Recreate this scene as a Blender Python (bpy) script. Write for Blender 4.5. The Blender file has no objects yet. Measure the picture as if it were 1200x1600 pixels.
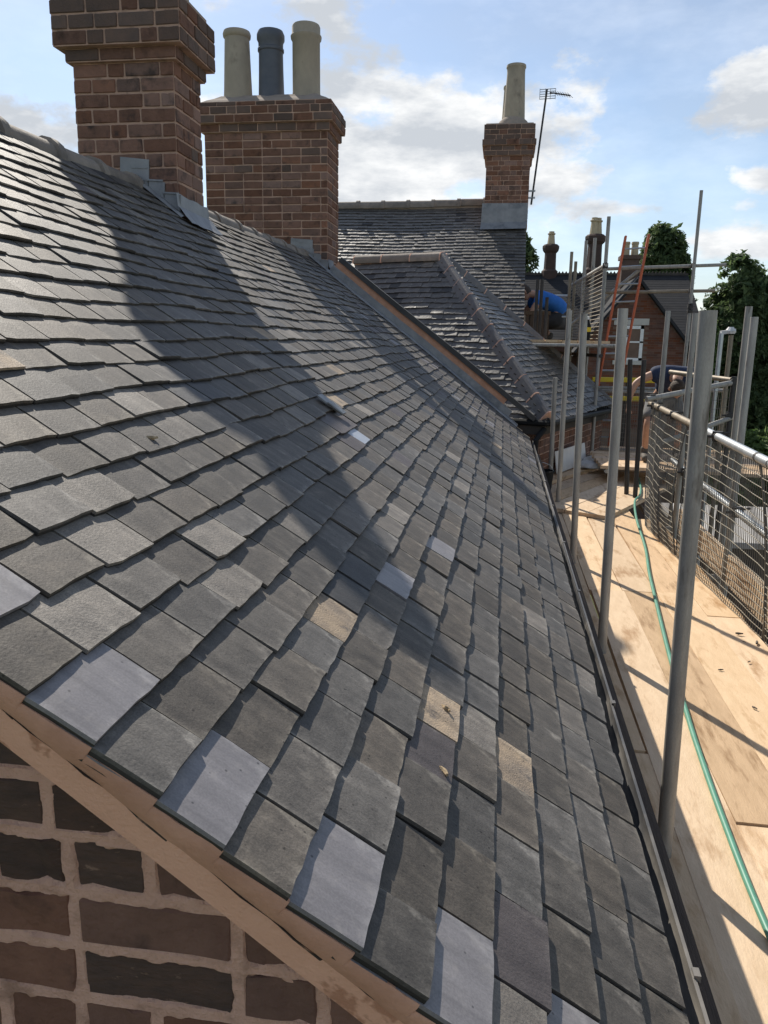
import bpy, bmesh, math, random
from mathutils import Vector, Matrix, noise as mnoise

random.seed(7)
S = bpy.context.scene
COL = S.collection
PI = math.pi

# ------------------------------------------------------------------ camera
cam_d = bpy.data.cameras.new('camera')
cam = bpy.data.objects.new('camera', cam_d)
COL.objects.link(cam)
cam_d.sensor_fit = 'AUTO'
cam_d.sensor_width = 36.0
cam_d.lens = 1205.0 / 1600.0 * 36.0
cam_d.clip_start = 0.05
cam_d.clip_end = 3000
CR = Vector((0.98856932, 0.14995479, 0.01562885))
CD = Vector((0.04718913, -0.20929519, -0.97671322))
CF = Vector((-0.14319178, 0.96628623, -0.21397904))
cam.matrix_world = Matrix(((CR.x, -CD.x, -CF.x, 0), (CR.y, -CD.y, -CF.y, 0), (CR.z, -CD.z, -CF.z, 0), (0, 0, 0, 1)))
S.camera = cam

# ------------------------------------------------------------------ light
SUN_EL = math.radians(40.5)
SUN_AZ = math.radians(30)          # to the left of straight ahead (+Y)
to_sun = Vector((-math.sin(SUN_AZ) * math.cos(SUN_EL), math.cos(SUN_AZ) * math.cos(SUN_EL), math.sin(SUN_EL)))
sl = bpy.data.lights.new('sun', 'SUN')
sl.energy = 5.0
sl.angle = math.radians(0.55)
sl.color = (1.0, 0.93, 0.82)
sun = bpy.data.objects.new('sun', sl)
COL.objects.link(sun)
sun.rotation_euler = (-to_sun).to_track_quat('-Z', 'Y').to_euler()

S.view_settings.view_transform = 'Standard'
S.view_settings.look = 'None'
S.view_settings.exposure = 0.24
S.view_settings.gamma = 1.0
S.view_settings.use_curve_mapping = False

W = bpy.data.worlds.new('World')
S.world = W
W.use_nodes = True
SKY_STRENGTH = 0.114


def build_world():
    nt = W.node_tree
    for n in list(nt.nodes):
        nt.nodes.remove(n)
    N = nt.nodes.new
    L = nt.links.new
    out = N('ShaderNodeOutputWorld')
    bg = N('ShaderNodeBackground')
    bg.inputs['Strength'].default_value = SKY_STRENGTH
    L(bg.outputs[0], out.inputs[0])
    sky = N('ShaderNodeTexSky')
    sky.sky_type = 'NISHITA'
    sky.sun_disc = False
    sky.sun_elevation = SUN_EL
    sky.sun_rotation = -SUN_AZ
    sky.altitude = 100
    sky.air_density = 1.0
    sky.dust_density = 0.35
    sky.ozone_density = 1.6
    tc = N('ShaderNodeTexCoord')
    sep = N('ShaderNodeSeparateXYZ')
    L(tc.outputs['Generated'], sep.inputs[0])

    def M(op, a, b=None, c=None, clamp=False):
        m = N('ShaderNodeMath')
        m.operation = op
        m.use_clamp = clamp
        for i, v in enumerate((a, b, c)):
            if v is None:
                continue
            if isinstance(v, (int, float)):
                m.inputs[i].default_value = v
            else:
                L(v, m.inputs[i])
        return m.outputs[0]
    az = M('ARCTAN2', sep.outputs[0], sep.outputs[1])
    el = M('ARCSINE', sep.outputs[2])
    # noise on the cloud layer
    def fbm(scale, detail, rough, off, sx=1, sy=1):
        mp = N('ShaderNodeMapping')
        mp.inputs['Location'].default_value = off
        mp.inputs['Scale'].default_value = (sx, sx, sy)
        L(tc.outputs['Generated'], mp.inputs[0])
        n = N('ShaderNodeTexNoise')
        n.inputs['Scale'].default_value = scale
        n.inputs['Detail'].default_value = detail
        n.inputs['Roughness'].default_value = rough
        L(mp.outputs[0], n.inputs['Vector'])
        return n.outputs[0]
    n1 = fbm(9.0, 8, 0.60, (3.1, 1.7, 0.4), 1, 1.6)
    n2 = fbm(3.2, 5, 0.55, (9.0, 4.2, 2.2), 1, 2.0)
    n3 = fbm(6.0, 6, 0.6, (1.3, 8.2, 5.1), 1, 2.6)
    # cumulus banks: azimuth, elevation, half width, half height, weight
    banks = [(-0.125, 0.225, 0.20, 0.095, 1.15), (-0.20, 0.275, 0.06, 0.055, 0.8), (-0.36, 0.262, 0.07, 0.025, 0.8),
             (-0.57, 0.222, 0.10, 0.038, 1.0), (-0.25, 0.36, 0.13, 0.05, 0.55),
             (0.27, 0.258, 0.075, 0.042, 1.0), (0.275, 0.187, 0.06, 0.018, 0.7), (0.14, 0.155, 0.13, 0.018, 0.6),
             (0.265, 0.115, 0.08, 0.03, 0.7),
             (0.75, 0.22, 0.18, 0.07, 1.0), (1.5, 0.28, 0.26, 0.11, 1.0), (-1.1, 0.24, 0.2, 0.08, 1.0),
             (2.4, 0.32, 0.26, 0.12, 1.0), (-2.0, 0.28, 0.28, 0.10, 1.0), (-2.9, 0.26, 0.24, 0.09, 1.0)]  # unseen banks behind the camera, enlarged to brighten the fill
    acc = None
    for a0, e0, ra, re, w in banks:
        da = M('DIVIDE', M('SUBTRACT', az, a0), ra)
        de = M('DIVIDE', M('SUBTRACT', el, e0), re)
        d = M('SQRT', M('ADD', M('MULTIPLY', da, da), M('MULTIPLY', de, de)))
        v = M('MULTIPLY', M('MAXIMUM', M('SUBTRACT', 1.5, d), 0.0), w)
        acc = v if acc is None else M('MAXIMUM', acc, v)
    dens = M('ADD', M('MULTIPLY', acc, 0.88), M('MULTIPLY', M('SUBTRACT', n1, 0.5), 3.0))
    mr = N('ShaderNodeMapRange')
    mr.interpolation_type = 'SMOOTHSTEP'
    mr.inputs['From Min'].default_value = 0.28
    mr.inputs['From Max'].default_value = 0.85
    L(dens, mr.inputs['Value'])
    cum = mr.outputs[0]
    # thin veil everywhere, thicker low down
    low = M('SUBTRACT', 1.0, M('MULTIPLY', el, 3.4), None, True)
    low2 = M('MULTIPLY', low, low)
    veil = M('ADD', M('MULTIPLY', M('SUBTRACT', n2, 0.42), 1.2), M('MULTIPLY', low2, 0.70), None, True)
    veil = M('ADD', M('MULTIPLY', veil, 0.58), 0.12)
    cov = M('MAXIMUM', cum, veil)
    # cloud tone: bright tops, greyer bellies
    shade = N('ShaderNodeMapRange')
    shade.inputs['From Min'].default_value = 0.42
    shade.inputs['From Max'].default_value = 0.66
    shade.inputs['To Min'].default_value = 0.0
    shade.inputs['To Max'].default_value = 1.0
    L(n3, shade.inputs['Value'])
    cc = N('ShaderNodeMix')
    cc.data_type = 'RGBA'
    cc.inputs['A'].default_value = (4.6, 4.9, 5.3, 1)
    cc.inputs['B'].default_value = (8.6, 8.6, 8.5, 1)
    L(shade.outputs[0], cc.inputs['Factor'])
    mx = N('ShaderNodeMix')
    mx.data_type = 'RGBA'
    L(cov, mx.inputs['Factor'])
    L(sky.outputs[0], mx.inputs['A'])
    L(cc.outputs['Result'], mx.inputs['B'])
    L(mx.outputs['Result'], bg.inputs['Color'])


build_world()

# ------------------------------------------------------------------ materials
MATS = {}


def mat(name, c1, c2=None, rough=0.8, scale=8.0, vary=0.0, bump=0.0, bscale=60.0, metallic=0.0, spec=0.35,
        c3=None, c3_scale=3.0, c3_lo=0.55, c3_hi=0.7, stretch=(1, 1, 1), per=True, coat=0.0, rvar=0.0, object_space=False, hue=0.0, speck=0.0, edge=0.0, edge_col=(0.36, 0.33, 0.28)):
    m = bpy.data.materials.new(name)
    m.use_nodes = True
    nt = m.node_tree
    N = nt.nodes.new
    L = nt.links.new
    b = nt.nodes['Principled BSDF']
    b.inputs['Roughness'].default_value = rough
    b.inputs['Metallic'].default_value = metallic
    b.inputs['Specular IOR Level'].default_value = spec
    if coat:
        b.inputs['Coat Weight'].default_value = coat
        b.inputs['Coat Roughness'].default_value = 0.15
    tc = N('ShaderNodeTexCoord')
    geo = N('ShaderNodeNewGeometry')
    mp = N('ShaderNodeMapping')
    mp.inputs['Scale'].default_value = stretch
    L(tc.outputs['Object'] if object_space else geo.outputs['Position'], mp.inputs[0])
    n = N('ShaderNodeTexNoise')
    n.inputs['Scale'].default_value = scale
    n.inputs['Detail'].default_value = 6
    n.inputs['Roughness'].default_value = 0.62
    L(mp.outputs[0], n.inputs['Vector'])
    c2 = c2 or tuple(x * 0.75 for x in c1)
    mr = N('ShaderNodeMapRange')
    mr.inputs['From Min'].default_value = 0.32
    mr.inputs['From Max'].default_value = 0.68
    L(n.outputs[0], mr.inputs['Value'])
    mx = N('ShaderNodeMix')
    mx.data_type = 'RGBA'
    mx.inputs['A'].default_value = (*c1, 1)
    mx.inputs['B'].default_value = (*c2, 1)
    L(mr.outputs[0], mx.inputs['Factor'])
    col = mx.outputs['Result']
    if speck:
        ns = N('ShaderNodeTexNoise')
        ns.inputs['Scale'].default_value = 330
        ns.inputs['Detail'].default_value = 2
        L(mp.outputs[0], ns.inputs['Vector'])
        rs = N('ShaderNodeMapRange')
        rs.inputs['From Min'].default_value = 0.35
        rs.inputs['From Max'].default_value = 0.65
        rs.inputs['To Min'].default_value = 1 - speck * 0.7
        rs.inputs['To Max'].default_value = 1 + speck * 0.7
        L(ns.outputs[0], rs.inputs['Value'])
        h0 = N('ShaderNodeHueSaturation')
        L(rs.outputs[0], h0.inputs['Value'])
        L(col, h0.inputs['Color'])
        col = h0.outputs[0]
    if c3:
        n3 = N('ShaderNodeTexNoise')
        n3.inputs['Scale'].default_value = c3_scale
        n3.inputs['Detail'].default_value = 5
        n3.inputs['Roughness'].default_value = 0.65
        L(mp.outputs[0], n3.inputs['Vector'])
        r3 = N('ShaderNodeMapRange')
        r3.inputs['From Min'].default_value = c3_lo
        r3.inputs['From Max'].default_value = c3_hi
        L(n3.outputs[0], r3.inputs['Value'])
        m3 = N('ShaderNodeMix')
        m3.data_type = 'RGBA'
        L(r3.outputs[0], m3.inputs['Factor'])
        L(col, m3.inputs['A'])
        m3.inputs['B'].default_value = (*c3, 1)
        col = m3.outputs['Result']
    if edge:
        at = N('ShaderNodeAttribute')
        at.attribute_name = 'edge'
        pw = N('ShaderNodeMath')
        pw.operation = 'POWER'
        L(at.outputs['Fac'], pw.inputs[0])
        pw.inputs[1].default_value = 7.0
        ne = N('ShaderNodeTexNoise')
        ne.inputs['Scale'].default_value = 38
        ne.inputs['Detail'].default_value = 5
        ne.inputs['Roughness'].default_value = 0.7
        L(mp.outputs[0], ne.inputs['Vector'])
        re = N('ShaderNodeMapRange')
        re.inputs['From Min'].default_value = 0.42
        re.inputs['From Max'].default_value = 0.66
        L(ne.outputs[0], re.inputs['Value'])
        me_ = N('ShaderNodeMath')
        me_.operation = 'MULTIPLY'
        L(pw.outputs[0], me_.inputs[0])
        L(re.outputs[0], me_.inputs[1])
        ms_ = N('ShaderNodeMath')
        ms_.operation = 'MULTIPLY'
        L(me_.outputs[0], ms_.inputs[0])
        ms_.inputs[1].default_value = edge
        m5 = N('ShaderNodeMix')
        m5.data_type = 'RGBA'
        L(ms_.outputs[0], m5.inputs['Factor'])
        L(col, m5.inputs['A'])
        m5.inputs['B'].default_value = (*edge_col, 1)
        col = m5.outputs['Result']
        # tile sides darker than the top face
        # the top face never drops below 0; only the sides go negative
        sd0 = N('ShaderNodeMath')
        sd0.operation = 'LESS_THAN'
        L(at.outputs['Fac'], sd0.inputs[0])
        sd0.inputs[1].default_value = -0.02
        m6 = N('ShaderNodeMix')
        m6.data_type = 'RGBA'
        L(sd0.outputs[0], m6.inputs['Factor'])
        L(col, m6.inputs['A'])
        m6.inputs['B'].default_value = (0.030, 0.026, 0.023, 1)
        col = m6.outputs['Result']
        # rain streaks running down the slope
        mp7 = N('ShaderNodeMapping')
        mp7.inputs['Scale'].default_value = (1.6, 34, 1.6)
        L(geo.outputs['Position'], mp7.inputs[0])
        n7 = N('ShaderNodeTexNoise')
        n7.inputs['Scale'].default_value = 1.0
        n7.inputs['Detail'].default_value = 6
        n7.inputs['Roughness'].default_value = 0.65
        L(mp7.outputs[0], n7.inputs['Vector'])
        r7 = N('ShaderNodeMapRange')
        r7.inputs['From Min'].default_value = 0.3
        r7.inputs['From Max'].default_value = 0.7
        r7.inputs['To Min'].default_value = 0.74
        r7.inputs['To Max'].default_value = 1.22
        L(n7.outputs[0], r7.inputs['Value'])
        h7 = N('ShaderNodeHueSaturation')
        L(r7.outputs[0], h7.inputs['Value'])
        L(col, h7.inputs['Color'])
        col = h7.outputs[0]
        # small dark pits
        vo = N('ShaderNodeTexVoronoi')
        vo.inputs['Scale'].default_value = 75
        L(mp.outputs[0], vo.inputs['Vector'])
        rv_ = N('ShaderNodeMapRange')
        rv_.inputs['From Min'].default_value = 0.10
        rv_.inputs['From Max'].default_value = 0.20
        rv_.inputs['To Min'].default_value = 0.35
        rv_.inputs['To Max'].default_value = 1.0
        L(vo.outputs['Distance'], rv_.inputs['Value'])
        # only some of the cells are pitted
        sc_ = N('ShaderNodeSeparateColor')
        L(vo.outputs['Color'], sc_.inputs[0])
        gt = N('ShaderNodeMath')
        gt.operation = 'GREATER_THAN'
        gt.inputs[1].default_value = 0.16
        L(sc_.outputs[0], gt.inputs[0])
        mx5 = N('ShaderNodeMath')
        mx5.operation = 'MAXIMUM'
        L(rv_.outputs[0], mx5.inputs[0])
        L(gt.outputs[0], mx5.inputs[1])
        h5 = N('ShaderNodeHueSaturation')
        L(mx5.outputs[0], h5.inputs['Value'])
        L(col, h5.inputs['Color'])
        col = h5.outputs[0]
    if vary or hue:
        oi = N('ShaderNodeObjectInfo')
        add = N('ShaderNodeMath')
        add.operation = 'ADD'
        L(oi.outputs['Random'], add.inputs[0])
        L(geo.outputs['Random Per Island'], add.inputs[1])
        fr = N('ShaderNodeMath')
        fr.operation = 'FRACT'
        L(add.outputs[0], fr.inputs[0])
        vr = N('ShaderNodeMapRange')
        vr.inputs['To Min'].default_value = 1 - vary
        vr.inputs['To Max'].default_value = 1 + vary
        L(fr.outputs[0], vr.inputs['Value'])
        hs = N('ShaderNodeHueSaturation')
        L(vr.outputs[0], hs.inputs['Value'])
        if hue:
            m7 = N('ShaderNodeMath')
            m7.operation = 'MULTIPLY'
            m7.inputs[1].default_value = 7.31
            L(fr.outputs[0], m7.inputs[0])
            f7 = N('ShaderNodeMath')
            f7.operation = 'FRACT'
            L(m7.outputs[0], f7.inputs[0])
            hr = N('ShaderNodeMapRange')
            hr.inputs['To Min'].default_value = 1 - hue
            hr.inputs['To Max'].default_value = 1 + hue
            L(f7.outputs[0], hr.inputs['Value'])
            L(hr.outputs[0], hs.inputs['Saturation'])
        L(col, hs.inputs['Color'])
        col = hs.outputs[0]
    L(col, b.inputs['Base Color'])
    if rvar:
        rr = N('ShaderNodeMapRange')
        rr.inputs['To Min'].default_value = rough - rvar
        rr.inputs['To Max'].default_value = rough + rvar
        L(n.outputs[0], rr.inputs['Value'])
        L(rr.outputs[0], b.inputs['Roughness'])
    if bump:
        nb = N('ShaderNodeTexNoise')
        nb.inputs['Scale'].default_value = bscale
        nb.inputs['Detail'].default_value = 5
        nb.inputs['Roughness'].default_value = 0.6
        L(mp.outputs[0], nb.inputs['Vector'])
        bp = N('ShaderNodeBump')
        bp.inputs['Strength'].default_value = bump
        bp.inputs['Distance'].default_value = 0.01
        L(nb.outputs[0], bp.inputs['Height'])
        L(bp.outputs[0], b.inputs['Normal'])
    MATS[name] = m
    return m


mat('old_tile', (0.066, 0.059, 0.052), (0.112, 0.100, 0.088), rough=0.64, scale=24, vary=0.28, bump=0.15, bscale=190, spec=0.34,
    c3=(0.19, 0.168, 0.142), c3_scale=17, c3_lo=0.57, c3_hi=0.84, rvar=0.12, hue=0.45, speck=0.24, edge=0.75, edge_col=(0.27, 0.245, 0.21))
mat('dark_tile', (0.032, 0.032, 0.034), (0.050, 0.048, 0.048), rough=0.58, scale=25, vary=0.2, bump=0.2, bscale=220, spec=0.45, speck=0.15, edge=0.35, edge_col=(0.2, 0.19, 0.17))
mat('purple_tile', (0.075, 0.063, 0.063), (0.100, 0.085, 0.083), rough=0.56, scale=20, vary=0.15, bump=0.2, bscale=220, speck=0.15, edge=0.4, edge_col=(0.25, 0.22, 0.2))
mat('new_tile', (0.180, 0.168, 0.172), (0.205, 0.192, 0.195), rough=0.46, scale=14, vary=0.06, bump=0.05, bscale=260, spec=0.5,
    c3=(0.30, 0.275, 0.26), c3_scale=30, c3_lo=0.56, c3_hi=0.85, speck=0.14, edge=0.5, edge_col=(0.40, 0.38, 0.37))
mat('undercloak', (0.050, 0.040, 0.034), (0.085, 0.062, 0.048), rough=0.9, scale=30, bump=0.5, bscale=120, spec=0.15,
    c3=(0.30, 0.18, 0.12), c3_scale=20, c3_lo=0.60, c3_hi=0.68)
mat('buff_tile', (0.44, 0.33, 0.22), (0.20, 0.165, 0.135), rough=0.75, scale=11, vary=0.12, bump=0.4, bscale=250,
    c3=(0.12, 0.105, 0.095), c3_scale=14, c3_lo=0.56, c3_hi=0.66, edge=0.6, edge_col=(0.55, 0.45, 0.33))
mat('vent_tile_sheen', (0.42, 0.45, 0.50), (0.36, 0.39, 0.44), rough=0.38, scale=14, bump=0.05, bscale=260, spec=0.55)  # pale bluish base colour paints in the tile's glossy reflection
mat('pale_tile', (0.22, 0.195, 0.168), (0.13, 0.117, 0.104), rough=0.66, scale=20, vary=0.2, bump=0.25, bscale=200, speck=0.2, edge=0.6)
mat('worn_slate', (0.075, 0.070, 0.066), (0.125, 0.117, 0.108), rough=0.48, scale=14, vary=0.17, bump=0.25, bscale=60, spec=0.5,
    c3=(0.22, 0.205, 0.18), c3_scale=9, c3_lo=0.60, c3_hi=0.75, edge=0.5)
mat('brick_dark', (0.160, 0.084, 0.059), (0.205, 0.110, 0.076), rough=0.92, scale=18, vary=0.14, bump=0.7, bscale=70, spec=0.15,
    c3=(0.085, 0.050, 0.038), c3_scale=10, c3_lo=0.52, c3_hi=0.72, hue=0.10)
mat('brick_black', (0.062, 0.045, 0.037), (0.120, 0.072, 0.052), rough=0.9, scale=14, vary=0.15, bump=0.9, bscale=55, spec=0.2,
    c3=(0.36, 0.235, 0.165), c3_scale=30, c3_lo=0.62, c3_hi=0.74, stretch=(0.6, 1, 1.6))
mat('brick_red', (0.255, 0.142, 0.103), (0.180, 0.106, 0.080), rough=0.92, scale=9, vary=0.22, bump=0.6, bscale=70, spec=0.15,
    c3=(0.075, 0.055, 0.048), c3_scale=8, c3_lo=0.54, c3_hi=0.70, hue=0.2)
mat('brick_sooty', (0.115, 0.086, 0.074), (0.165, 0.110, 0.086), rough=0.92, scale=8, vary=0.22, bump=0.6, bscale=70, spec=0.15)
mat('mortar', (0.77, 0.475, 0.35), (0.66, 0.395, 0.285), rough=0.95, scale=22, bump=0.9, bscale=170, spec=0.1,
    c3=(0.44, 0.265, 0.19), c3_scale=11, c3_lo=0.55, c3_hi=0.72)
mat('chimney_mortar', (0.54, 0.355, 0.265), (0.42, 0.275, 0.205), rough=0.95, scale=10, bump=0.6, bscale=90, spec=0.15,
    c3=(0.22, 0.15, 0.115), c3_scale=5, c3_lo=0.56, c3_hi=0.70)
mat('verge_mortar', (0.82, 0.475, 0.33), (0.74, 0.415, 0.28), rough=0.93, scale=9, bump=0.5, bscale=140, spec=0.12,
    c3=(0.50, 0.255, 0.16), c3_scale=7, c3_lo=0.56, c3_hi=0.60)
mat('wet_mortar', (0.58, 0.325, 0.215), (0.44, 0.235, 0.15), rough=0.9, scale=12, bump=0.4, bscale=90, spec=0.2)
mat('flaunching', (0.36, 0.29, 0.235), (0.27, 0.225, 0.185), rough=0.95, scale=8, bump=0.4, bscale=60)
mat('buff_pot', (0.42, 0.355, 0.27), (0.32, 0.275, 0.215), rough=0.8, scale=6, bump=0.2, bscale=30,
    c3=(0.15, 0.125, 0.10), c3_scale=4, c3_lo=0.58, c3_hi=0.76, stretch=(1, 1, 0.6))
mat('blue_pot', (0.085, 0.095, 0.115), (0.12, 0.125, 0.14), rough=0.5, scale=6, bump=0.1, bscale=30)
mat('lead', (0.20, 0.205, 0.215), (0.29, 0.295, 0.30), rough=0.55, scale=7, bump=0.25, bscale=18, metallic=0.25, spec=0.5,
    c3=(0.13, 0.14, 0.155), c3_scale=4, c3_lo=0.55, c3_hi=0.7)
mat('ridge_clay', (0.22, 0.205, 0.195), (0.145, 0.138, 0.135), rough=0.7, scale=10, vary=0.12, bump=0.25, bscale=60)
mat('ridge_old', (0.28, 0.235, 0.195), (0.17, 0.15, 0.132), rough=0.8, scale=8, vary=0.15, bump=0.4, bscale=50)
mat('hip_clay', (0.115, 0.11, 0.113), (0.17, 0.158, 0.15), rough=0.55, scale=12, vary=0.12, bump=0.25, bscale=60)
mat('gutter_black', (0.045, 0.045, 0.046), (0.065, 0.063, 0.061), rough=0.45, scale=7, bump=0.12, bscale=30, spec=0.5,
    c3=(0.26, 0.235, 0.20), c3_scale=6, c3_lo=0.48, c3_hi=0.75, stretch=(1, 0.30, 1))
mat('black_plastic', (0.016, 0.017, 0.018), rough=0.65, scale=8, spec=0.2)
mat('verge_plastic', (0.04, 0.039, 0.038), (0.06, 0.058, 0.056), rough=0.6, scale=6)
mat('underlay', (0.02, 0.02, 0.022), rough=0.9)
mat('old_timber', (0.070, 0.048, 0.032), (0.115, 0.078, 0.05), rough=0.85, scale=10, bump=0.4, bscale=40, stretch=(6, 0.5, 6))
mat('edge_timber', (0.060, 0.043, 0.032), (0.095, 0.068, 0.048), rough=0.85, scale=10, bump=0.4, bscale=40, stretch=(6, 0.5, 6))
mat('plank_wood', (0.70, 0.525, 0.35), (0.61, 0.445, 0.285), rough=0.82, scale=5, vary=0.10, bump=0.3, bscale=30, spec=0.2,
    c3=(0.42, 0.265, 0.145), c3_scale=2.0, c3_lo=0.53, c3_hi=0.68, stretch=(5, 1.2, 5), hue=0.10, speck=0.08)
mat('plank_worn', (0.63, 0.455, 0.295), (0.52, 0.37, 0.235), rough=0.85, scale=5, vary=0.12, bump=0.3, bscale=30, spec=0.2,
    c3=(0.33, 0.215, 0.125), c3_scale=3.0, c3_lo=0.54, c3_hi=0.70, stretch=(6, 1.0, 6), hue=0.12, speck=0.08)
mat('plank_grey', (0.34, 0.27, 0.205), (0.22, 0.18, 0.145), rough=0.9, scale=5, vary=0.15, bump=0.3, bscale=30, spec=0.2, stretch=(4, 4, 4))
mat('galvanised', (0.40, 0.385, 0.35), (0.27, 0.257, 0.232), rough=0.6, scale=14, bump=0.15, bscale=50, metallic=0.25, spec=0.5,
    c3=(0.085, 0.066, 0.05), c3_scale=9, c3_lo=0.57, c3_hi=0.72, stretch=(2, 2, 0.35), rvar=0.12, vary=0.14, speck=0.12)
mat('galvanised_bright', (0.55, 0.57, 0.58), (0.42, 0.44, 0.45), rough=0.42, scale=8, bump=0.08, bscale=40, metallic=0.7, spec=0.5)
mat('rusty_tube', (0.30, 0.26, 0.20), (0.19, 0.155, 0.115), rough=0.6, scale=9, bump=0.15, bscale=40, metallic=0.4)
mat('dark_steel', (0.040, 0.040, 0.042), (0.065, 0.06, 0.055), rough=0.6, scale=9, metallic=0.4)
mat('mesh_wire', (0.34, 0.31, 0.25), (0.25, 0.225, 0.18), rough=0.55, scale=12, metallic=0.4)
mat('mesh_wire_dark', (0.14, 0.13, 0.11), (0.20, 0.18, 0.15), rough=0.5, scale=12, metallic=0.5)
mat('orange_paint', (0.56, 0.125, 0.045), (0.42, 0.10, 0.045), rough=0.5, scale=8, bump=0.05, spec=0.4)
mat('alloy', (0.42, 0.43, 0.43), (0.33, 0.335, 0.34), rough=0.4, scale=12, metallic=0.7)
mat('green_hose', (0.075, 0.24, 0.165), (0.10, 0.30, 0.21), rough=0.45, scale=14, spec=0.45,
    c3=(0.20, 0.30, 0.24), c3_scale=18, c3_lo=0.6, c3_hi=0.75)
mat('white_board', (0.70, 0.68, 0.64), (0.60, 0.58, 0.54), rough=0.7, scale=6)
mat('white_sack', (0.66, 0.65, 0.64), (0.42, 0.41, 0.40), rough=0.6, scale=7, bump=0.8, bscale=14)
mat('yellow_plastic', (0.72, 0.55, 0.03), (0.58, 0.43, 0.03), rough=0.45, scale=4, spec=0.4)
mat('far_brick', (0.185, 0.085, 0.058), (0.125, 0.064, 0.048), rough=0.9, scale=2.2, vary=0.2, spec=0.15, hue=0.2)
mat('far_soot', (0.085, 0.052, 0.042), (0.055, 0.040, 0.035), rough=0.9, scale=4)
mat('far_mortar', (0.21, 0.145, 0.11), rough=0.95, scale=3, spec=0.1)
mat('far_slate', (0.022, 0.023, 0.026), (0.034, 0.034, 0.036), rough=0.9, scale=3, vary=0.18, bump=0.2, bscale=10, spec=0.2)
mat('white_paint', (0.85, 0.84, 0.82), (0.72, 0.71, 0.68), rough=0.5, scale=5)
mat('stone_trim', (0.55, 0.53, 0.48), (0.47, 0.45, 0.41), rough=0.8, scale=5)
mat('far_pot', (0.50, 0.41, 0.27), (0.40, 0.32, 0.21), rough=0.8, scale=4)
mat('bark', (0.09, 0.07, 0.05), (0.06, 0.045, 0.035), rough=0.95, scale=6, bump=0.6, bscale=12)
mat('grass', (0.075, 0.105, 0.032), (0.11, 0.125, 0.05), rough=0.95, scale=0.6, bump=0.4, bscale=6)
mat('tarmac', (0.055, 0.055, 0.056), (0.075, 0.073, 0.070), rough=0.9, scale=2, bump=0.3, bscale=30)
mat('paving', (0.30, 0.285, 0.26), (0.24, 0.23, 0.21), rough=0.9, scale=1.5)
mat('pale_felt', (0.48, 0.46, 0.43), (0.38, 0.365, 0.345), rough=0.85, scale=2)
mat('wire_pale', (0.11, 0.10, 0.085), rough=0.55, metallic=0.4)
mat('dark_wall', (0.045, 0.04, 0.036), (0.07, 0.06, 0.052), rough=0.9, scale=3)
mat('fence_wood', (0.135, 0.075, 0.045), (0.09, 0.052, 0.033), rough=0.9, scale=5, vary=0.2)
mat('car_paint', (0.03, 0.04, 0.06), rough=0.3, spec=0.5, coat=0.8)
mat('rubber', (0.015, 0.015, 0.015), rough=0.85)
mat('skin', (0.50, 0.285, 0.19), (0.44, 0.245, 0.165), rough=0.55, scale=20)
mat('navy_cloth', (0.022, 0.032, 0.068), (0.032, 0.044, 0.085), rough=0.85, scale=14, bump=0.5, bscale=22)
mat('blue_cloth', (0.025, 0.165, 0.56), (0.02, 0.13, 0.46), rough=0.8, scale=9, bump=0.6, bscale=16)
mat('grey_cloth', (0.19, 0.185, 0.18), (0.13, 0.128, 0.125), rough=0.9, scale=12, bump=0.4, bscale=30)
mat('dark_cloth', (0.03, 0.028, 0.03), (0.042, 0.04, 0.042), rough=0.9, scale=12, bump=0.4, bscale=30)
mat('boot_leather', (0.075, 0.065, 0.055), (0.11, 0.095, 0.08), rough=0.75, scale=20)
mat('brown_hair', (0.040, 0.026, 0.017), (0.065, 0.042, 0.027), rough=0.7, scale=60, bump=0.8, bscale=120)
mat('debris_bark', (0.44, 0.34, 0.21), (0.24, 0.17, 0.10), rough=0.9, scale=60, bump=0.5)
mat('stone_bit', (0.10, 0.09, 0.08), (0.16, 0.13, 0.10), rough=0.9, scale=40)
mat('grating', (0.40, 0.42, 0.44), rough=0.4, metallic=0.6)


def leaf_mat(name, c1, c2, c3):
    m = bpy.data.materials.new(name)
    m.use_nodes = True
    nt = m.node_tree
    N = nt.nodes.new
    L = nt.links.new
    b = nt.nodes['Principled BSDF']
    b.inputs['Roughness'].default_value = 0.6
    b.inputs['Specular IOR Level'].default_value = 0.3
    geo = N('ShaderNodeNewGeometry')
    cr = N('ShaderNodeValToRGB')
    cr.color_ramp.elements[0].color = (*c1, 1)
    cr.color_ramp.elements[1].color = (*c3, 1)
    e = cr.color_ramp.elements.new(0.6)
    e.color = (*c2, 1)
    L(geo.outputs['Random Per Island'], cr.inputs[0])
    L(cr.outputs[0], b.inputs['Base Color'])
    tr = N('ShaderNodeBsdfTranslucent')
    L(cr.outputs[0], tr.inputs['Color'])
    ms = N('ShaderNodeMixShader')
    ms.inputs[0].default_value = 0.48
    out = nt.nodes['Material Output']
    L(b.outputs[0], ms.inputs[1])
    L(tr.outputs[0], ms.inputs[2])
    L(ms.outputs[0], out.inputs[0])
    MATS[name] = m


leaf_mat('conifer_leaf', (0.055, 0.088, 0.036), (0.095, 0.140, 0.055), (0.165, 0.215, 0.085))
leaf_mat('laurel_leaf', (0.070, 0.120, 0.034), (0.115, 0.175, 0.052), (0.17, 0.23, 0.08))

gm = bpy.data.materials.new('window_glass')
gm.use_nodes = True
gb = gm.node_tree.nodes['Principled BSDF']
gb.inputs['Base Color'].default_value = (0.05, 0.055, 0.05, 1)
gb.inputs['Roughness'].default_value = 0.06
gb.inputs['Specular IOR Level'].default_value = 0.8
MATS['window_glass'] = gm

# ------------------------------------------------------------------ helpers


def link(o, parent=None):
    COL.objects.link(o)
    if parent is not None:
        o.parent = parent
    return o


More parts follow.
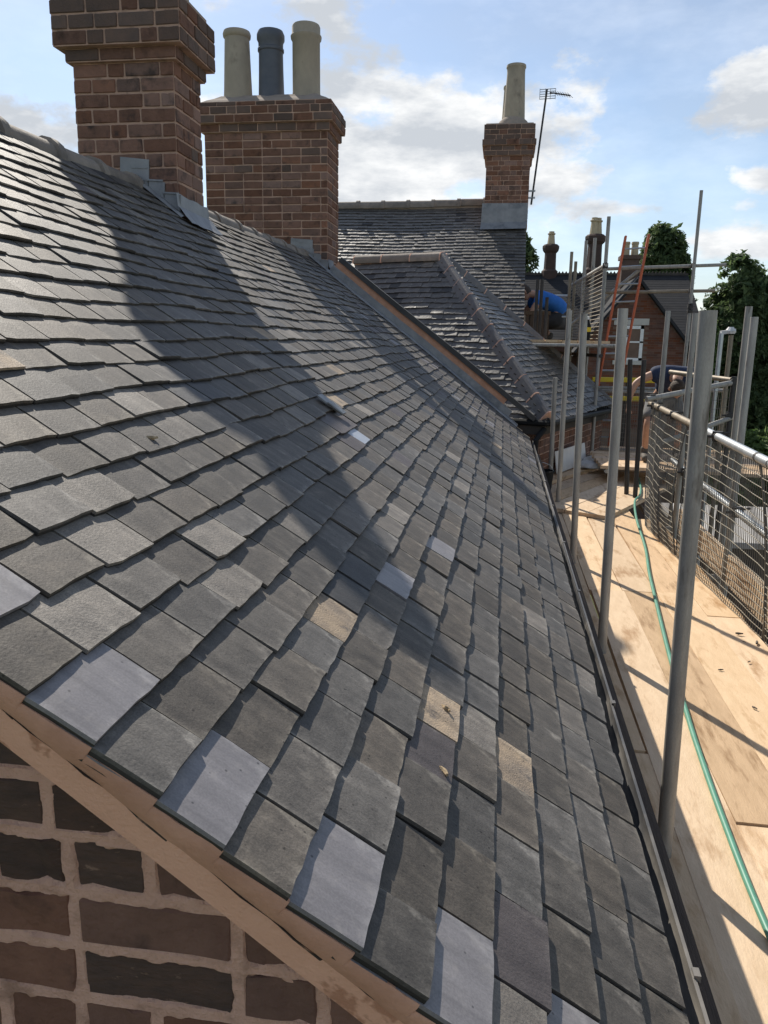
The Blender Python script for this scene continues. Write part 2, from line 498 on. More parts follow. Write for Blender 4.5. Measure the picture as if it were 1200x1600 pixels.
def tag(o, label=None, cat=None, group=None, kind=None):
    if label:
        o['label'] = label
    if cat:
        o['category'] = cat
    if group:
        o['group'] = group
    if kind:
        o['kind'] = kind
    return o


def thing(name, label, cat, group=None, loc=None):
    o = bpy.data.objects.new(name, None)
    o.empty_display_size = 0.2
    link(o)
    tag(o, label, cat, group)
    return o


class MB:
    def __init__(self):
        self.v = []
        self.f = []
        self.mi = []

    def add(self, verts, faces, mi=0):
        b = len(self.v)
        self.v.extend([tuple(p) for p in verts])
        for f in faces:
            self.f.append(tuple(i + b for i in f))
            self.mi.append(mi)

    def obox(self, o, ax, ay, az, mi=0):
        """box from corner o with edge vectors"""
        o, ax, ay, az = map(Vector, (o, ax, ay, az))
        P = [o, o + ax, o + ax + ay, o + ay, o + az, o + ax + az, o + ax + ay + az, o + ay + az]
        F = [(0, 3, 2, 1), (4, 5, 6, 7), (0, 1, 5, 4), (1, 2, 6, 5), (2, 3, 7, 6), (3, 0, 4, 7)]
        if ax.cross(ay).dot(az) < 0:
            F = [tuple(reversed(f)) for f in F]
        self.add(P, F, mi)

    def box(self, x0, x1, y0, y1, z0, z1, mi=0):
        self.obox((x0, y0, z0), (x1 - x0, 0, 0), (0, y1 - y0, 0), (0, 0, z1 - z0), mi)

    def bar(self, a, b, w, h, up=(0, 0, 1), mi=0):
        a, b = Vector(a), Vector(b)
        d = (b - a).normalized()
        up = Vector(up)
        s = d.cross(up)
        if s.length < 1e-4:
            s = d.cross(Vector((1, 0, 0)))
        s.normalize()
        u = s.cross(d).normalized()
        self.obox(a - s * w / 2 - u * h / 2, b - a, s * w, u * h, mi)

    def tube(self, pts, r, n=12, caps=True, mi=0, wall=0.0):
        pts = [Vector(p) for p in pts]
        rs = r if isinstance(r, (list, tuple)) else [r] * len(pts)
        base = len(self.v)
        pu = None
        for i, p in enumerate(pts):
            if i == 0:
                d = pts[1] - pts[0]
            elif i == len(pts) - 1:
                d = pts[-1] - pts[-2]
            else:
                d = pts[i + 1] - pts[i - 1]
            d.normalize()
            if pu is None:
                u = d.orthogonal().normalized()
            else:
                u = (pu - d * pu.dot(d)).normalized()
            pu = u
            w = d.cross(u)
            for k in range(n):
                a = 2 * PI * k / n
                self.v.append(tuple(p + (u * math.cos(a) + w * math.sin(a)) * rs[i]))
        for i in range(len(pts) - 1):
            for k in range(n):
                k2 = (k + 1) % n
                self.f.append((base + i * n + k, base + i * n + k2, base + (i + 1) * n + k2, base + (i + 1) * n + k))
                self.mi.append(mi)
        if caps:
            self.f.append(tuple(base + k for k in reversed(range(n))))
            self.mi.append(mi)
            e = base + (len(pts) - 1) * n
            self.f.append(tuple(e + k for k in range(n)))
            self.mi.append(mi)

    def lathe(self, c, prof, n=24, mi=0, caps=True):
        c = Vector(c)
        base = len(self.v)
        for r, z in prof:
            for k in range(n):
                a = 2 * PI * k / n
                self.v.append((c.x + r * math.cos(a), c.y + r * math.sin(a), c.z + z))
        for i in range(len(prof) - 1):
            for k in range(n):
                k2 = (k + 1) % n
                self.f.append((base + i * n + k, base + i * n + k2, base + (i + 1) * n + k2, base + (i + 1) * n + k))
                self.mi.append(mi)
        if caps:
            self.f.append(tuple(base + k for k in reversed(range(n))))
            self.mi.append(mi)
            e = base + (len(prof) - 1) * n
            self.f.append(tuple(e + k for k in range(n)))
            self.mi.append(mi)

    def mesh(self, name, mats, smooth=False, bevel=0.0):
        me = bpy.data.meshes.new(name)
        me.from_pydata(self.v, [], self.f)
        if not isinstance(mats, (list, tuple)):
            mats = [mats]
        for m in mats:
            me.materials.append(MATS[m])
        if len(mats) > 1:
            me.polygons.foreach_set('material_index', self.mi)
        if smooth:
            me.polygons.foreach_set('use_smooth', [True] * len(me.polygons))
        me.update()
        if bevel:
            bm = bmesh.new()
            bm.from_mesh(me)
            bmesh.ops.bevel(bm, geom=list(bm.edges), offset=bevel, segments=1, affect='EDGES', clamp_overlap=True)
            bm.to_mesh(me)
            bm.free()
        return me

    def build(self, name, mats, parent=None, smooth=False, bevel=0.0):
        me = self.mesh(name, mats, smooth, bevel)
        if smooth:
            try:
                me.set_sharp_from_angle(angle=math.radians(40))
            except Exception:
                pass
        o = bpy.data.objects.new(name, me)
        return link(o, parent)


def place(name, me, mtx, parent):
    o = bpy.data.objects.new(name, me)
    o.matrix_basis = mtx
    return link(o, parent)


def basis(o, ex, ey, ez):
    return Matrix(((ex.x, ey.x, ez.x, o.x), (ex.y, ey.y, ez.y, o.y), (ex.z, ey.z, ez.z, o.z), (0, 0, 0, 1)))


def screen(p):
    """rough camera projection, used only to decide which pieces show largest"""
    c = Vector(p)
    z = c.dot(CF)
    if z < 0.1:
        return None
    return (600 + 1205 * c.dot(CR) / z, 800 + 1205 * c.dot(CD) / z, z)


# ------------------------------------------------------------------ roof tiles
def tile_geo(seed, w, l, t, rough=0.003, camber=0.003, chip=True):
    """verts/faces of one clay tile: x across, y up the slope, z out; lower edge at y=0, top at z=0"""
    rnd = random.Random(seed)
    nx, ny = 6, 4
    xs = [(-0.5 + i / (nx - 1)) * w for i in range(nx)]
    ys = [0, 0.30 * l, 0.62 * l, l]
    V = []
    tw = rnd.uniform(-1, 1) * rough * 0.6
    cam_ = camber * rnd.uniform(0.3, 1.5)
    ledge = [rnd.uniform(-1, 1) * rough for _ in range(nx)]
    if chip and rnd.random() < 0.22:
        ledge[rnd.choice((0, nx - 1))] += rnd.uniform(0.002, 0.006)
    if chip and rnd.random() < 0.15:
        ledge[rnd.randrange(nx)] += rnd.uniform(0.002, 0.004)
    for j, y in enumerate(ys):
        for i, x in enumerate(xs):
            xx = x
            if i in (0, nx - 1):
                xx += rnd.uniform(-1, 1) * rough * 0.5
            yy = y + (ledge[i] if j == 0 else 0)
            z = -cam_ * (2 * x / w) ** 2 + tw * (2 * x / w) * (1 - y / l) + rnd.uniform(-1, 1) * rough * 0.22
            if j == 0:
                z -= 0.0015
            V.append((xx, yy, z))
    top = len(V)
    ring = [i for i in range(nx)] + [j * nx + nx - 1 for j in range(1, ny)] + [(ny - 1) * nx + i for i in range(nx - 2, -1, -1)] + [j * nx for j in range(ny - 2, 0, -1)]
    for r in ring:
        x, y, z = V[r]
        V.append((x + rnd.uniform(-1, 1) * rough * 0.2, y + rnd.uniform(0, 1) * rough * 0.3, z - t))
    F = []
    for j in range(ny - 1):
        for i in range(nx - 1):
            a = j * nx + i
            F.append((a, a + 1, a + nx + 1, a + nx))
    n = len(ring)
    for k in range(n):
        k2 = (k + 1) % n
        F.append((ring[k2], ring[k], top + k, top + k2))
    inner = {j * nx + i for j in range(1, ny - 1) for i in range(1, nx - 1)}
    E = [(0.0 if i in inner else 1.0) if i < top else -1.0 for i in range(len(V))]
    return V, F, E


TILE_CACHE = {}


def tile_mesh(seed, w, l, t, m, rough, camber):
    key = (seed, round(w, 3), l, t, m, rough)
    if key not in TILE_CACHE:
        V, F, E = tile_geo(seed, w, l, t, rough, camber)
        b = MB()
        b.add(V, F)
        me = b.mesh('tile', m)
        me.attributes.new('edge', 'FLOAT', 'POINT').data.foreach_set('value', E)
        TILE_CACHE[key] = me
    return TILE_CACHE[key]


def lay_roof(parent, frame, rows, gauge, u0, vrange, width, tlen, thick, pick, special=(), rough=0.003, camber=0.003,
             jitter=0.004, lift_var=0.003, first=None, stagger=0.5, max_single=300, gap=0.003, wvar=0.0, min_v=0.02, name='tile'):
    """frame(u, v) -> (point, ex, ey, ez); vrange(row) -> (v0, v1); pick(rnd, row, u, v) -> material"""
    rnd = random.Random(len(name) * 13 + rows)
    tiles = []
    for r in range(rows):
        u = u0 + r * gauge + rnd.uniform(-1, 1) * 0.002
        v0, v1 = vrange(r)
        if v1 - v0 < min_v:
            continue
        v = v0
        k = 0
        while v < v1 - 0.012:
            w = width * (1 + rnd.uniform(-1, 1) * wvar)
            if k == 0:
                if first:
                    w = first(r)
                else:
                    w = width * ((stagger if r % 2 else 1.0))
                    w = w if w > 0.03 else width
            if v + w > v1:
                w = v1 - v
            if v1 - (v + w) < 0.05:
                w = v1 - v
            tiles.append(dict(r=r, k=k, u=u, v=v + w / 2, w=w - gap, seed=rnd.randrange(16), ju=rnd.gauss(0, 1) * jitter,
                              rot=rnd.gauss(0, 1) * 0.010, tip=rnd.gauss(0, 1) * lift_var, roll=rnd.gauss(0, 1) * 0.006))
            v += w
            k += 1
    for t in tiles:
        t['m'] = pick(rnd, t)
    specials = {}
    for (su, sv, m, lab) in special:
        best = min(tiles, key=lambda t: (t['u'] + gauge * 0.5 - su) ** 2 + (t['v'] - sv) ** 2)
        best['m'] = m
        best['label'] = lab
    lift = 2.15 * thick + 0.002
    for t in tiles:
        p, ex, ey, ez = frame(t['u'] + t['ju'], t['v'])
        lf = lift + t['tip'] + (0.010 if t.get('label') == 'proud' else 0)
        ang = math.atan2(lf - 0.002, tlen)
        y2 = (ey * math.cos(ang) - ez * math.sin(ang)).normalized()
        x2 = (ex + y2 * t['rot'] + ez * t['roll']).normalized()
        z2 = x2.cross(y2).normalized()
        x2 = y2.cross(z2)
        t['M'] = basis(p + ez * lf, x2, y2, z2)
        s = screen(p)
        if s and -60 < s[0] < 1260 and -60 < s[1] < 1680:
            nrm = z2.dot(-p.normalized())
            t['size'] = max(nrm, 0.01) / s[2] ** 2
        else:
            t['size'] = 0
    order = sorted(tiles, key=lambda t: -(t['size'] + (1e3 if t.get('label') else 0)))
    single = order[:max_single]
    rest = order[max_single:]
    for t in single:
        me = tile_mesh(t['seed'], t['w'], tlen, thick, t['m'], rough, camber)
        o = place(name, me, t['M'], parent)
        if t.get('label') and t['label'] != 'proud':
            o['label'] = t['label']
    if rest:
        mats = sorted({t['m'] for t in rest})
        mb = MB()
        EE = []
        for t in rest:
            V, F, E = tile_geo(t['seed'], t['w'], tlen, thick, rough, camber)
            mb.add([t['M'] @ Vector(p) for p in V], F, mats.index(t['m']))
            EE += E
        o = mb.build(name, mats, parent)
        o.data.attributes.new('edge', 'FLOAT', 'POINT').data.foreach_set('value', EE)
        o['kind'] = 'stuff'
    return tiles


def ridge_run(parent, a, b, r, seg, m, mortar='mortar', name='ridge_tile', up=(0, 0, 1), drop=0.6, collar=0.012, seed=1, sag=0.0, flat=False, skip=()):
    """row of half round ridge or hip tiles from a to b, bedded on mortar"""
    rnd = random.Random(seed)
    a, b = Vector(a), Vector(b)
    d = (b - a)
    n = max(1, round(d.length / seg))
    step = d.length / n
    d.normalize()
    s = d.cross(Vector(up)).normalized()
    u = s.cross(d).normalized()

    def prof(rr, th):
        P = []
        if flat:
            for (x, y) in ((-1.0, -0.72), (-0.42, 0.62), (-0.2, 0.86), (0.2, 0.86), (0.42, 0.62), (1.0, -0.72)):
                P.append((x * rr, y * rr))
        else:
            for k in range(9):
                an = PI * (-0.10 + 1.2 * k / 8)
                P.append((math.cos(an) * -rr, math.sin(an) * rr))
        return P
    for i in range(n):
        if i in skip:
            continue
        mb = MB()
        off = Vector((rnd.uniform(-1, 1), rnd.uniform(-1, 1), rnd.uniform(-1, 1))) * 0.005
        f = (i + 0.5) / n
        off.z -= sag * math.sin(PI * f)
        q0 = a + d * (step * i + 0.006) + off
        q1 = a + d * (step * (i + 1) - 0.006) + off
        rows = []
        stations = [(0.0, 1.0), (0.86, 1.0), (0.865, 1.0 + collar / r), (1.0, 1.0 + collar / r)]
        base = 0
        V = []
        F = []
        for (tt, sc) in stations:
            c = q0.lerp(q1, tt)
            for (x, y) in prof(r * sc, 0):
                V.append(c + s * x + u * y)
        m_ = len(prof(r, 0))
        for (tt, sc) in stations:
            c = q0.lerp(q1, tt)
            for (x, y) in prof(r * sc - 0.018, 0):
                V.append(c + s * x + u * y)
        ns = len(stations)
        for j in range(ns - 1):
            for k in range(m_ - 1):
                A = j * m_ + k
                F.append((A, A + 1, A + m_ + 1, A + m_))
                B = (ns + j) * m_ + k
                F.append((B + 1, B, B + m_, B + m_ + 1))
        for k in range(m_ - 1):
            F.append((k + 1, k, ns * m_ + k, ns * m_ + k + 1))
            E_ = (ns - 1) * m_ + k
            I_ = (2 * ns - 1) * m_ + k
            F.append((E_, E_ + 1, I_ + 1, I_))
        for j in range(ns - 1):
            for k in (0, m_ - 1):
                A, B = j * m_ + k, (ns + j) * m_ + k
                F.append((A, A + m_, B + m_, B))
        mb.add(V, F)
        o = mb.build(name, m, parent, smooth=not flat)
    # mortar bed inside and squeezed out at the joints
    mb = MB()
    for i in range(n + 1):
        f = i / n
        c = a + d * (step * i) + Vector((0, 0, -sag * math.sin(PI * f)))
        V = []
        F = []
        for tt in (-0.009, 0.009):
            for (x, y) in prof(r * 1.0 + rnd.uniform(0.0, 0.004), 0):
                V.append(c + d * tt + s * x + u * y)
        m_ = len(V) // 2
        for k in range(m_ - 1):
            F.append((k, k + 1, m_ + k + 1, m_ + k))
        F.append(tuple(reversed(range(m_))))
        F.append(tuple(range(m_, 2 * m_)))
        mb.add(V, F)
    c0, c1 = a + d * 0.01, b - d * 0.01
    mb.obox(c0 - s * r * 0.6 - u * r * (drop + 0.3), c1 - c0, s * r * 1.2, u * r * 0.55)
    mb.build('mortar_bedding', mortar, parent)


# ------------------------------------------------------------------ bricks
def brick_geo(seed, L_, H_, D_, rough):
    rnd = random.Random(seed)
    bm = bmesh.new()
    mtx = Matrix.Diagonal((L_, D_, H_, 1))
    bmesh.ops.create_cube(bm, size=1.0, matrix=mtx)
    e = [x for x in bm.edges if abs(x.verts[0].co.x - x.verts[1].co.x) > 0.5 * L_]
    bmesh.ops.subdivide_edges(bm, edges=e, cuts=3, use_grid_fill=True)
    for v in bm.verts:
        v.co += Vector((rnd.uniform(-1, 1), rnd.uniform(-1, 1) * 0.8, rnd.uniform(-1, 1))) * rough
    fe = [x for x in bm.edges if x.calc_face_angle(0) > 0.8]
    bmesh.ops.bevel(bm, geom=fe, offset=0.004, segments=1, affect='EDGES')
    return bm


BRICKS = {}


def brick_mesh(seed, L_, H_, D_, m, rough=0.0018):
    key = (seed, round(L_, 3), round(H_, 3), round(D_, 3), m)
    if key not in BRICKS:
        bm = brick_geo(seed, L_, H_, D_, rough)
        me = bpy.data.meshes.new('brick')
        bm.to_mesh(me)
        bm.free()
        me.materials.append(MATS[m])
        BRICKS[key] = me
    return BRICKS[key]


def brick_face(parent, o, ax, nrm, length, z0, courses, ch, jt, pick, pattern, depth=0.06, seed=1, proud=0.004, keep=None, rough=0.0018):
    """individual bricks of one wall face. o: lower start corner on the wall plane, ax: along, nrm: outward"""
    rnd = random.Random(seed)
    ax = Vector(ax).normalized()
    nrm = Vector(nrm).normalized()
    rects = [[] for _ in range(courses)]
    for c in range(courses):
        x = 0.0
        seq = pattern(c, rnd)
        i = 0
        while x < length - 0.03:
            w = min(seq[i % len(seq)], length - x)
            if length - x - w < 0.045:
                w = length - x
            i += 1
            L_ = w - jt
            if L_ > 0.025:
                cx = x + w / 2
                cz = z0 + c * ch + ch / 2
                p = Vector(o) + ax * cx - nrm * (depth / 2 - proud)
                p.z = cz
                rects[c].append((cx - L_ / 2, cx + L_ / 2))
                if keep is None or keep(p):
                    me = brick_mesh(rnd.randrange(5), L_, ch - jt, depth, pick(rnd, c, cx), rough)
                    pr = rnd.uniform(-0.0025, 0.0025)
                    place('brick', me, basis(p + nrm * pr, ax, -nrm, Vector((0, 0, 1))) @ Matrix.Rotation(rnd.gauss(0, 0.006), 4, 'Y'), parent)
            x += w
    return rects


def ring_courses(parent, x0, x1, y0, y1, z0, courses, ch, jt, pick, pattern, seed=1, depth=0.06, sides=('f', 'r', 'l', 'b'), keep=None, mortar='chimney_mortar'):
    b = MB()
    b.box(x0 + 0.004, x1 - 0.004, y0 + 0.004, y1 - 0.004, z0, z0 + courses * ch)
    b.build('mortar', mortar, parent)
    if 'f' in sides:
        brick_face(parent, (x0, y0, 0), (1, 0, 0), (0, -1, 0), x1 - x0, z0, courses, ch, jt, pick, pattern, depth, seed, keep=keep)
    if 'r' in sides:
        brick_face(parent, (x1, y0 + 0.0, 0), (0, 1, 0), (1, 0, 0), y1 - y0, z0, courses, ch, jt, pick, lambda c, r: pattern(c + 1, r), depth, seed + 50, keep=keep)
    if 'l' in sides:
        brick_face(parent, (x0, y1, 0), (0, -1, 0), (-1, 0, 0), y1 - y0, z0, courses, ch, jt, pick, lambda c, r: pattern(c + 1, r), depth, seed + 90, keep=keep)
    if 'b' in sides:
        brick_face(parent, (x1, y1, 0), (-1, 0, 0), (0, 1, 0), x1 - x0, z0, courses, ch, jt, pick, pattern, depth, seed + 70, keep=keep)


def slab_ring(parent, x0, x1, y0, y1, z0, z1, m, name='corbel', bev=0.01):
    b = MB()
    b.box(x0, x1, y0, y1, z0, z1)
    return b.build(name, m, parent, bevel=bev)


def pot(parent, c, prof, m, label=None, n=28):
    b = MB()
    rtop, ztop = prof[-1]
    prof = list(prof) + [(rtop - 0.022, ztop - 0.003), (rtop - 0.03, ztop - 0.25), (0.002, ztop - 0.26)]
    b.lathe(c, prof, n)
    o = b.build('chimney_pot', m, parent, smooth=True)
    if label:
        o['label'] = label
    return o


G = -6.0   # ground level below the camera

# ================================================================== THE SETTING
b = MB()
b.add([(-900, -300, G), (900, -300, G), (900, 1500, G), (-900, 1500, G)], [(0, 1, 2, 3)])
g = b.build('ground', 'grass')
tag(g, kind='structure')
b = MB()
b.add([(3.2, -20, G + 0.004), (16.0, -20, G + 0.004), (16.0, 47, G + 0.004), (3.2, 47, G + 0.004)], [(0, 1, 2, 3)])
tag(b.build('yard', 'paving'), kind='structure')
b = MB()
b.add([(16.3, -60, G + 0.008), (23, -60, G + 0.008), (23, 200, G + 0.008), (16.3, 200, G + 0.008)], [(0, 1, 2, 3)])
tag(b.build('road', 'tarmac'), kind='structure')
b = MB()
b.box(16.0, 16.3, -60, 200, G, G + 0.12)
tag(b.build('kerb', 'paving'), kind='structure')

# ================================================================== NEAR HOUSE
XE, ZE, RUN, SLOPE = 0.40, -1.112, 2.76, 3.45
YV0, YV1 = 0.76, 9.2


def zr(v):
    return 0.945 + 0.012 * (v - 3.5)


def main_pt(u, v):
    t = u / SLOPE
    tt = min(max(t, 0), 1)
    z = ZE + (zr(v) - ZE) * t - 0.008 * math.sin(PI * tt) * (0.6 + 0.4 * math.sin(v * 0.5))
    z += 0.006 * math.sin(2.1 * v + 1.0) * math.sin(4 * t + 0.4) + 0.004 * math.sin(5.3 * v + 9 * t)
    return Vector((XE - RUN * t, v, z))


def main_frame(u, v):
    p = main_pt(u, v)
    ey = (main_pt(u + 0.05, v) - main_pt(u - 0.05, v)).normalized()
    ex = main_pt(u, v + 0.05) - main_pt(u, v - 0.05)
    ex = (ex - ey * ex.dot(ey)).normalized()
    return p, ex, ey, ex.cross(ey)


house = thing('brick_house', 'long brick house with dark grey tiled roof filling the foreground and two ridge chimneys', 'house')

# walls under the roof
b = MB()
b.box(-5.0, 0.16, 0.86, YV1, G, -1.12)
b.build('wall', 'far_brick', house)
b = MB()     # closed deck below the tiles and the far slope
NU, NV = 14, 30
V = []
F = []
for j in range(NV + 1):
    v = 0.80 + (YV1 - 0.80) * j / NV
    for i in range(NU + 1):
        u = 0.14 + (SLOPE - 0.14) * i / NU
        p = main_pt(u, v)
        V.append((p.x, p.y, p.z - 0.010))
    V.append((-5.12, v, zr(v) - 2.08))
for j in range(NV):
    for i in range(NU + 1):
        a = j * (NU + 2) + i
        F.append((a + 1, a, a + NU + 2, a + NU + 3))
b.add(V, F)
b.build('roof_deck', 'underlay', house)
b = MB()
b.add([(-5.12, 0.87, -1.15), (0.2, 0.87, -1.15), (0.15, 0.87, -0.98), (-2.36, 0.87, 0.88), (-5.12, 0.87, -1.1)], [(0, 1, 2, 3, 4)])
b.build('gable_backing', 'mortar', house)

roof = bpy.data.objects.new('roof', None)
link(roof, house)


def first_main(r):
    return 0.175 if r % 2 == 0 else 0.125


def pick_main(rnd, t):
    if t['k'] == 0 and t['r'] % 2 == 0 and t['r'] < 14:
        t['label'] = 'smooth pale grey new tile at the verge'
        return 'new_tile'
    q = rnd.random()
    if t['v'] > 7.0 and q < 0.25:
        return 'pale_tile' if q < 0.07 else ('purple_tile' if q < 0.16 else 'new_tile' if q < 0.18 else 'dark_tile')
    if q < 0.004 and t['v'] > 2:
        return 'buff_tile'
    if q < 0.05:
        return 'pale_tile'
    if q < 0.065:
        return 'purple_tile'
    if q < 0.09:
        return 'dark_tile'
    return 'old_tile'


def ru(x):
    return (XE - x) / RUN * SLOPE


SPEC = [(ru(-0.345), 1.441, 'buff_tile', 'worn tile with its face flaked off to buff clay'),
        (ru(0.042), 1.448, 'buff_tile', 'tile with a buff flaked upper corner'),
        (ru(-0.121), 1.433, 'buff_tile', 'brownish tile with buff patches and scraps of debris'),
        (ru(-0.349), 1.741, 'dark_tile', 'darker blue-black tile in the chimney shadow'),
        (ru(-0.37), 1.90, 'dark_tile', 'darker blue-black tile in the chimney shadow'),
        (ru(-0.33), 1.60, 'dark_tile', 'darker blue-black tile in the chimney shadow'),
        (ru(-0.291), 1.981, 'new_tile', 'pale grey tile beside the darker ones'),
        (ru(-0.150), 2.482, 'new_tile', 'single pale grey tile in the middle of the slope'),
        (ru(-1.057), 1.50, 'buff_tile', 'whitish weathered tile lifted above its neighbours'),
        (ru(-0.674), 2.93, 'purple_tile', 'plain purple-brown new tile beside the vent'),
        (ru(-0.60), 2.93, 'purple_tile', 'plain purple-brown new tile below the vent'),
        (ru(-0.62), 3.08, 'vent_tile_sheen', 'new tile below the vent with bluish sheen in its colour'),
        (ru(-0.70), 3.12, 'purple_tile', 'new vent tile'),
        ]
lay_roof(roof, main_frame, 33, 0.0983, 0.095, lambda r: (YV0 + random.Random(r).uniform(-0.0025, 0.0025), YV1 - 0.03), 0.163, 0.215, 0.0118, pick_main, SPEC,
         rough=0.0014, camber=0.0013, jitter=0.0034, lift_var=0.0022, gap=0.0058, first=first_main, max_single=300, wvar=0.03)

# undercloak and mortar along the near verge
b = MB()
V = []
F = []
k = 0
for r in range(34):
    for q in (0.0, 0.02, 0.04, 0.06, 0.08, 0.0980):
        u = 0.095 + r * 0.0983 + q
        p, ex, ey, ez = main_frame(u, YV0)
        zt = 0.0145 - 0.112 * q + 0.0010 * mnoise.noise(Vector((u * 60, 3, 0)))
        w_ = -0.0006 + 0.0035 * mnoise.noise(Vector((u * 11, 0, 0))) + 0.0015 * mnoise.noise(Vector((u * 45, 0, 0)))
        V += [p + ex * (w_ + 0.05) + ez * zt, p + ex * (w_ + 0.002) + ez * zt, p + ex * w_ + ez * (zt - 0.004), p + ex * (w_ + 0.002) - ez * 0.014, p + ex * (w_ + 0.009) - ez * 0.027]
        k += 1
for i in range(k - 1):
    for j in range(4):
        a_ = i * 5 + j
        F.append((a_, a_ + 1, a_ + 6, a_ + 5))
b.add(V, F)
b.build('tile_bedding', 'wet_mortar', roof, smooth=True)
rnd = random.Random(5)
uc = None
for r in range(15):
    u = 0.0 + r * 0.235
    p, ex, ey, ez = main_frame(u, YV0)
    b = MB()
    L_ = 0.25
    V = []
    F = []
    n = 6
    for i in range(n + 1):
        f = i / n
        for (yy, zz) in ((0.009 + rnd.uniform(-0.005, 0.005), -0.0262 + 0.002 * f), (0.014 + rnd.uniform(-0.004, 0.004), -0.033 + 0.005 * f), (0.16, -0.026 + 0.005 * f), (0.16, -0.036 + 0.005 * f)):
            V.append(p + ey * (L_ * f) + ex * yy + ez * zz)
    for i in range(n):
        a = i * 4
        F += [(a + 2, a, a + 4, a + 6), (a, a + 1, a + 5, a + 4), (a + 1, a + 3, a + 7, a + 5)]
    b.add(V, F)
    o = b.build('undercloak_tile', 'undercloak', roof)
# smooth pointing band below the undercloak
b = MB()
V = []
F = []
n = 60
for i in range(n + 1):
    u = -0.02 + (SLOPE + 0.02) * i / n
    p, ex, ey, ez = main_frame(u, YV0)
    k = 0.004 * mnoise.noise(Vector((u * 9, 0, 0)))
    for (yy, zz) in ((0.030 + k, -0.030), (0.034 + k, -0.062), (0.046 + k * 0.6, -0.100), (0.088, -0.108 + k)):
        V.append(p + ex * yy + ez * zz)
for i in range(n):
    for k in range(3):
        a = i * 4 + k
        F.append((a, a + 1, a + 5, a + 4))
b.add(V, F)
b.build('verge_pointing', 'verge_mortar', house, smooth=True)

# gable wall bricks, individually
gable = bpy.data.objects.new('gable_wall', None)
link(gable, house)
b = MB()
b.add([(-2.4, 0.868, -2.2), (0.15, 0.868, -2.2), (0.15, 0.868, -0.98), (-2.36, 0.868, 0.9)], [(0, 1, 2, 3)])
b.build('mortar', 'mortar', gable)


def under_roof(p):
    u = ru(p.x + 0.03)
    q, ex, ey, ez = main_frame(u, 0.8)
    return p.z < q.z - 0.085 and p.z > -1.62


def under_z(x):
    q, ex, ey, ez = main_frame(ru(x), 0.8)
    return q.z - 0.05


def gab_pat(c, rnd):
    if c % 3 == 1:
        return [0.118]
    return [0.236 + rnd.uniform(-0.010, 0.010), 0.234, 0.118, 0.230]


def gab_pick(rnd, c, x):
    q = rnd.random()
    return 'brick_black' if q < (0.6 if c >= 11 else 0.15) else 'brick_dark'


rects = brick_face(gable, (-1.62, 0.860, 0), (1, 0, 0), (0, -1, 0), 1.75, -1.62, 26, 0.087, 0.0155, gab_pick, gab_pat, depth=0.05, seed=11, keep=under_roof, proud=0.001, rough=0.0036)

# pointing pushed out of the joints and smeared over the brick arrises
b = MB()
V = []
F = []
STEP = 0.0055
nx_, nz_ = 150, 168
gx0, gz0 = -0.80, -1.20
for j in range(nz_ + 1):
    z = gz0 + STEP * j
    for i in range(nx_ + 1):
        x = gx0 + STEP * i
        q = Vector((x * 26, z * 26, 0))
        n1_ = mnoise.noise(q) * 0.6 + mnoise.noise(q * 2.7) * 0.5
        c = int((z + 1.62) / 0.087)
        fz = (z + 1.62) - c * 0.087
        dz_ = min(fz, 0.087 - fz) - 0.0078
        inside = -1.0
        for (ra, rb) in rects[min(max(c, 0), 25)]:
            if ra - 0.01 < x + 1.62 < rb + 0.01:
                inside = min(x + 1.62 - ra, rb - (x + 1.62), dz_)
                break
        lim = 0.0012 + 0.0062 * n1_
        y = 0.8575 + 0.0016 * mnoise.noise(q * 1.5) + 0.0006 * mnoise.noise(q * 6)
        dd = inside - lim
        if dd > 0:
            y += min(0.012, dd * 1.6)
        elif inside < -0.004:
            y += 0.0012
        V.append((x, y, z))
for j in range(nz_):
    for i in range(nx_):
        a = j * (nx_ + 1) + i
        if V[a][2] < under_z(V[a][0]):
            F.append((a, a + 1, a + nx_ + 2, a + nx_ + 1))
b.add(V, F)
b.build('pointing', 'mortar', gable, smooth=True)

# gutter along the eave
gut = bpy.data.objects.new('gutter', None)
link(gut, house)
b = MB()
segs = 16
for (ya, yb, dz, dr) in ((0.72, 2.30, 0.0, 0.0), (2.27, 4.30, 0.003, 0.002), (4.27, 6.3, 0.0, 0.0), (6.27, 9.15, 0.004, 0.002)):
    V = []
    F = []
    NY = 8
    for j in range(NY + 1):
        y = ya + (yb - ya) * j / NY
        zc = -1.080 + dz + 0.006 * math.sin(y * 1.3)
        xc = 0.322 + 0.003 * math.sin(y * 0.9)
        for (r0) in (0.058 + dr, 0.053 + dr):
            for k in range(segs + 1):
                a = PI + PI * k / segs
                V.append((xc + r0 * math.cos(a), y, zc + r0 * math.sin(a) * 0.78))
    m_ = segs + 1
    for j in range(NY):
        for k in range(segs):
            A = j * 2 * m_ + k
            F.append((A + 1, A, A + 2 * m_, A + 2 * m_ + 1))
            B = A + m_
            F.append((B, B + 1, B + 2 * m_ + 1, B + 2 * m_))
        for k in (0, m_ - 1):
            A = j * 2 * m_ + k
            F.append((A, A + m_, A + 3 * m_, A + 2 * m_))
    b.add(V, F)
    b.bar((0.322 + 0.059 + dr, ya, -1.078 + dz), (0.322 + 0.059 + dr, yb, -1.078 + dz), 0.007, 0.007)
b.build('channel', 'gutter_black', gut, smooth=True)
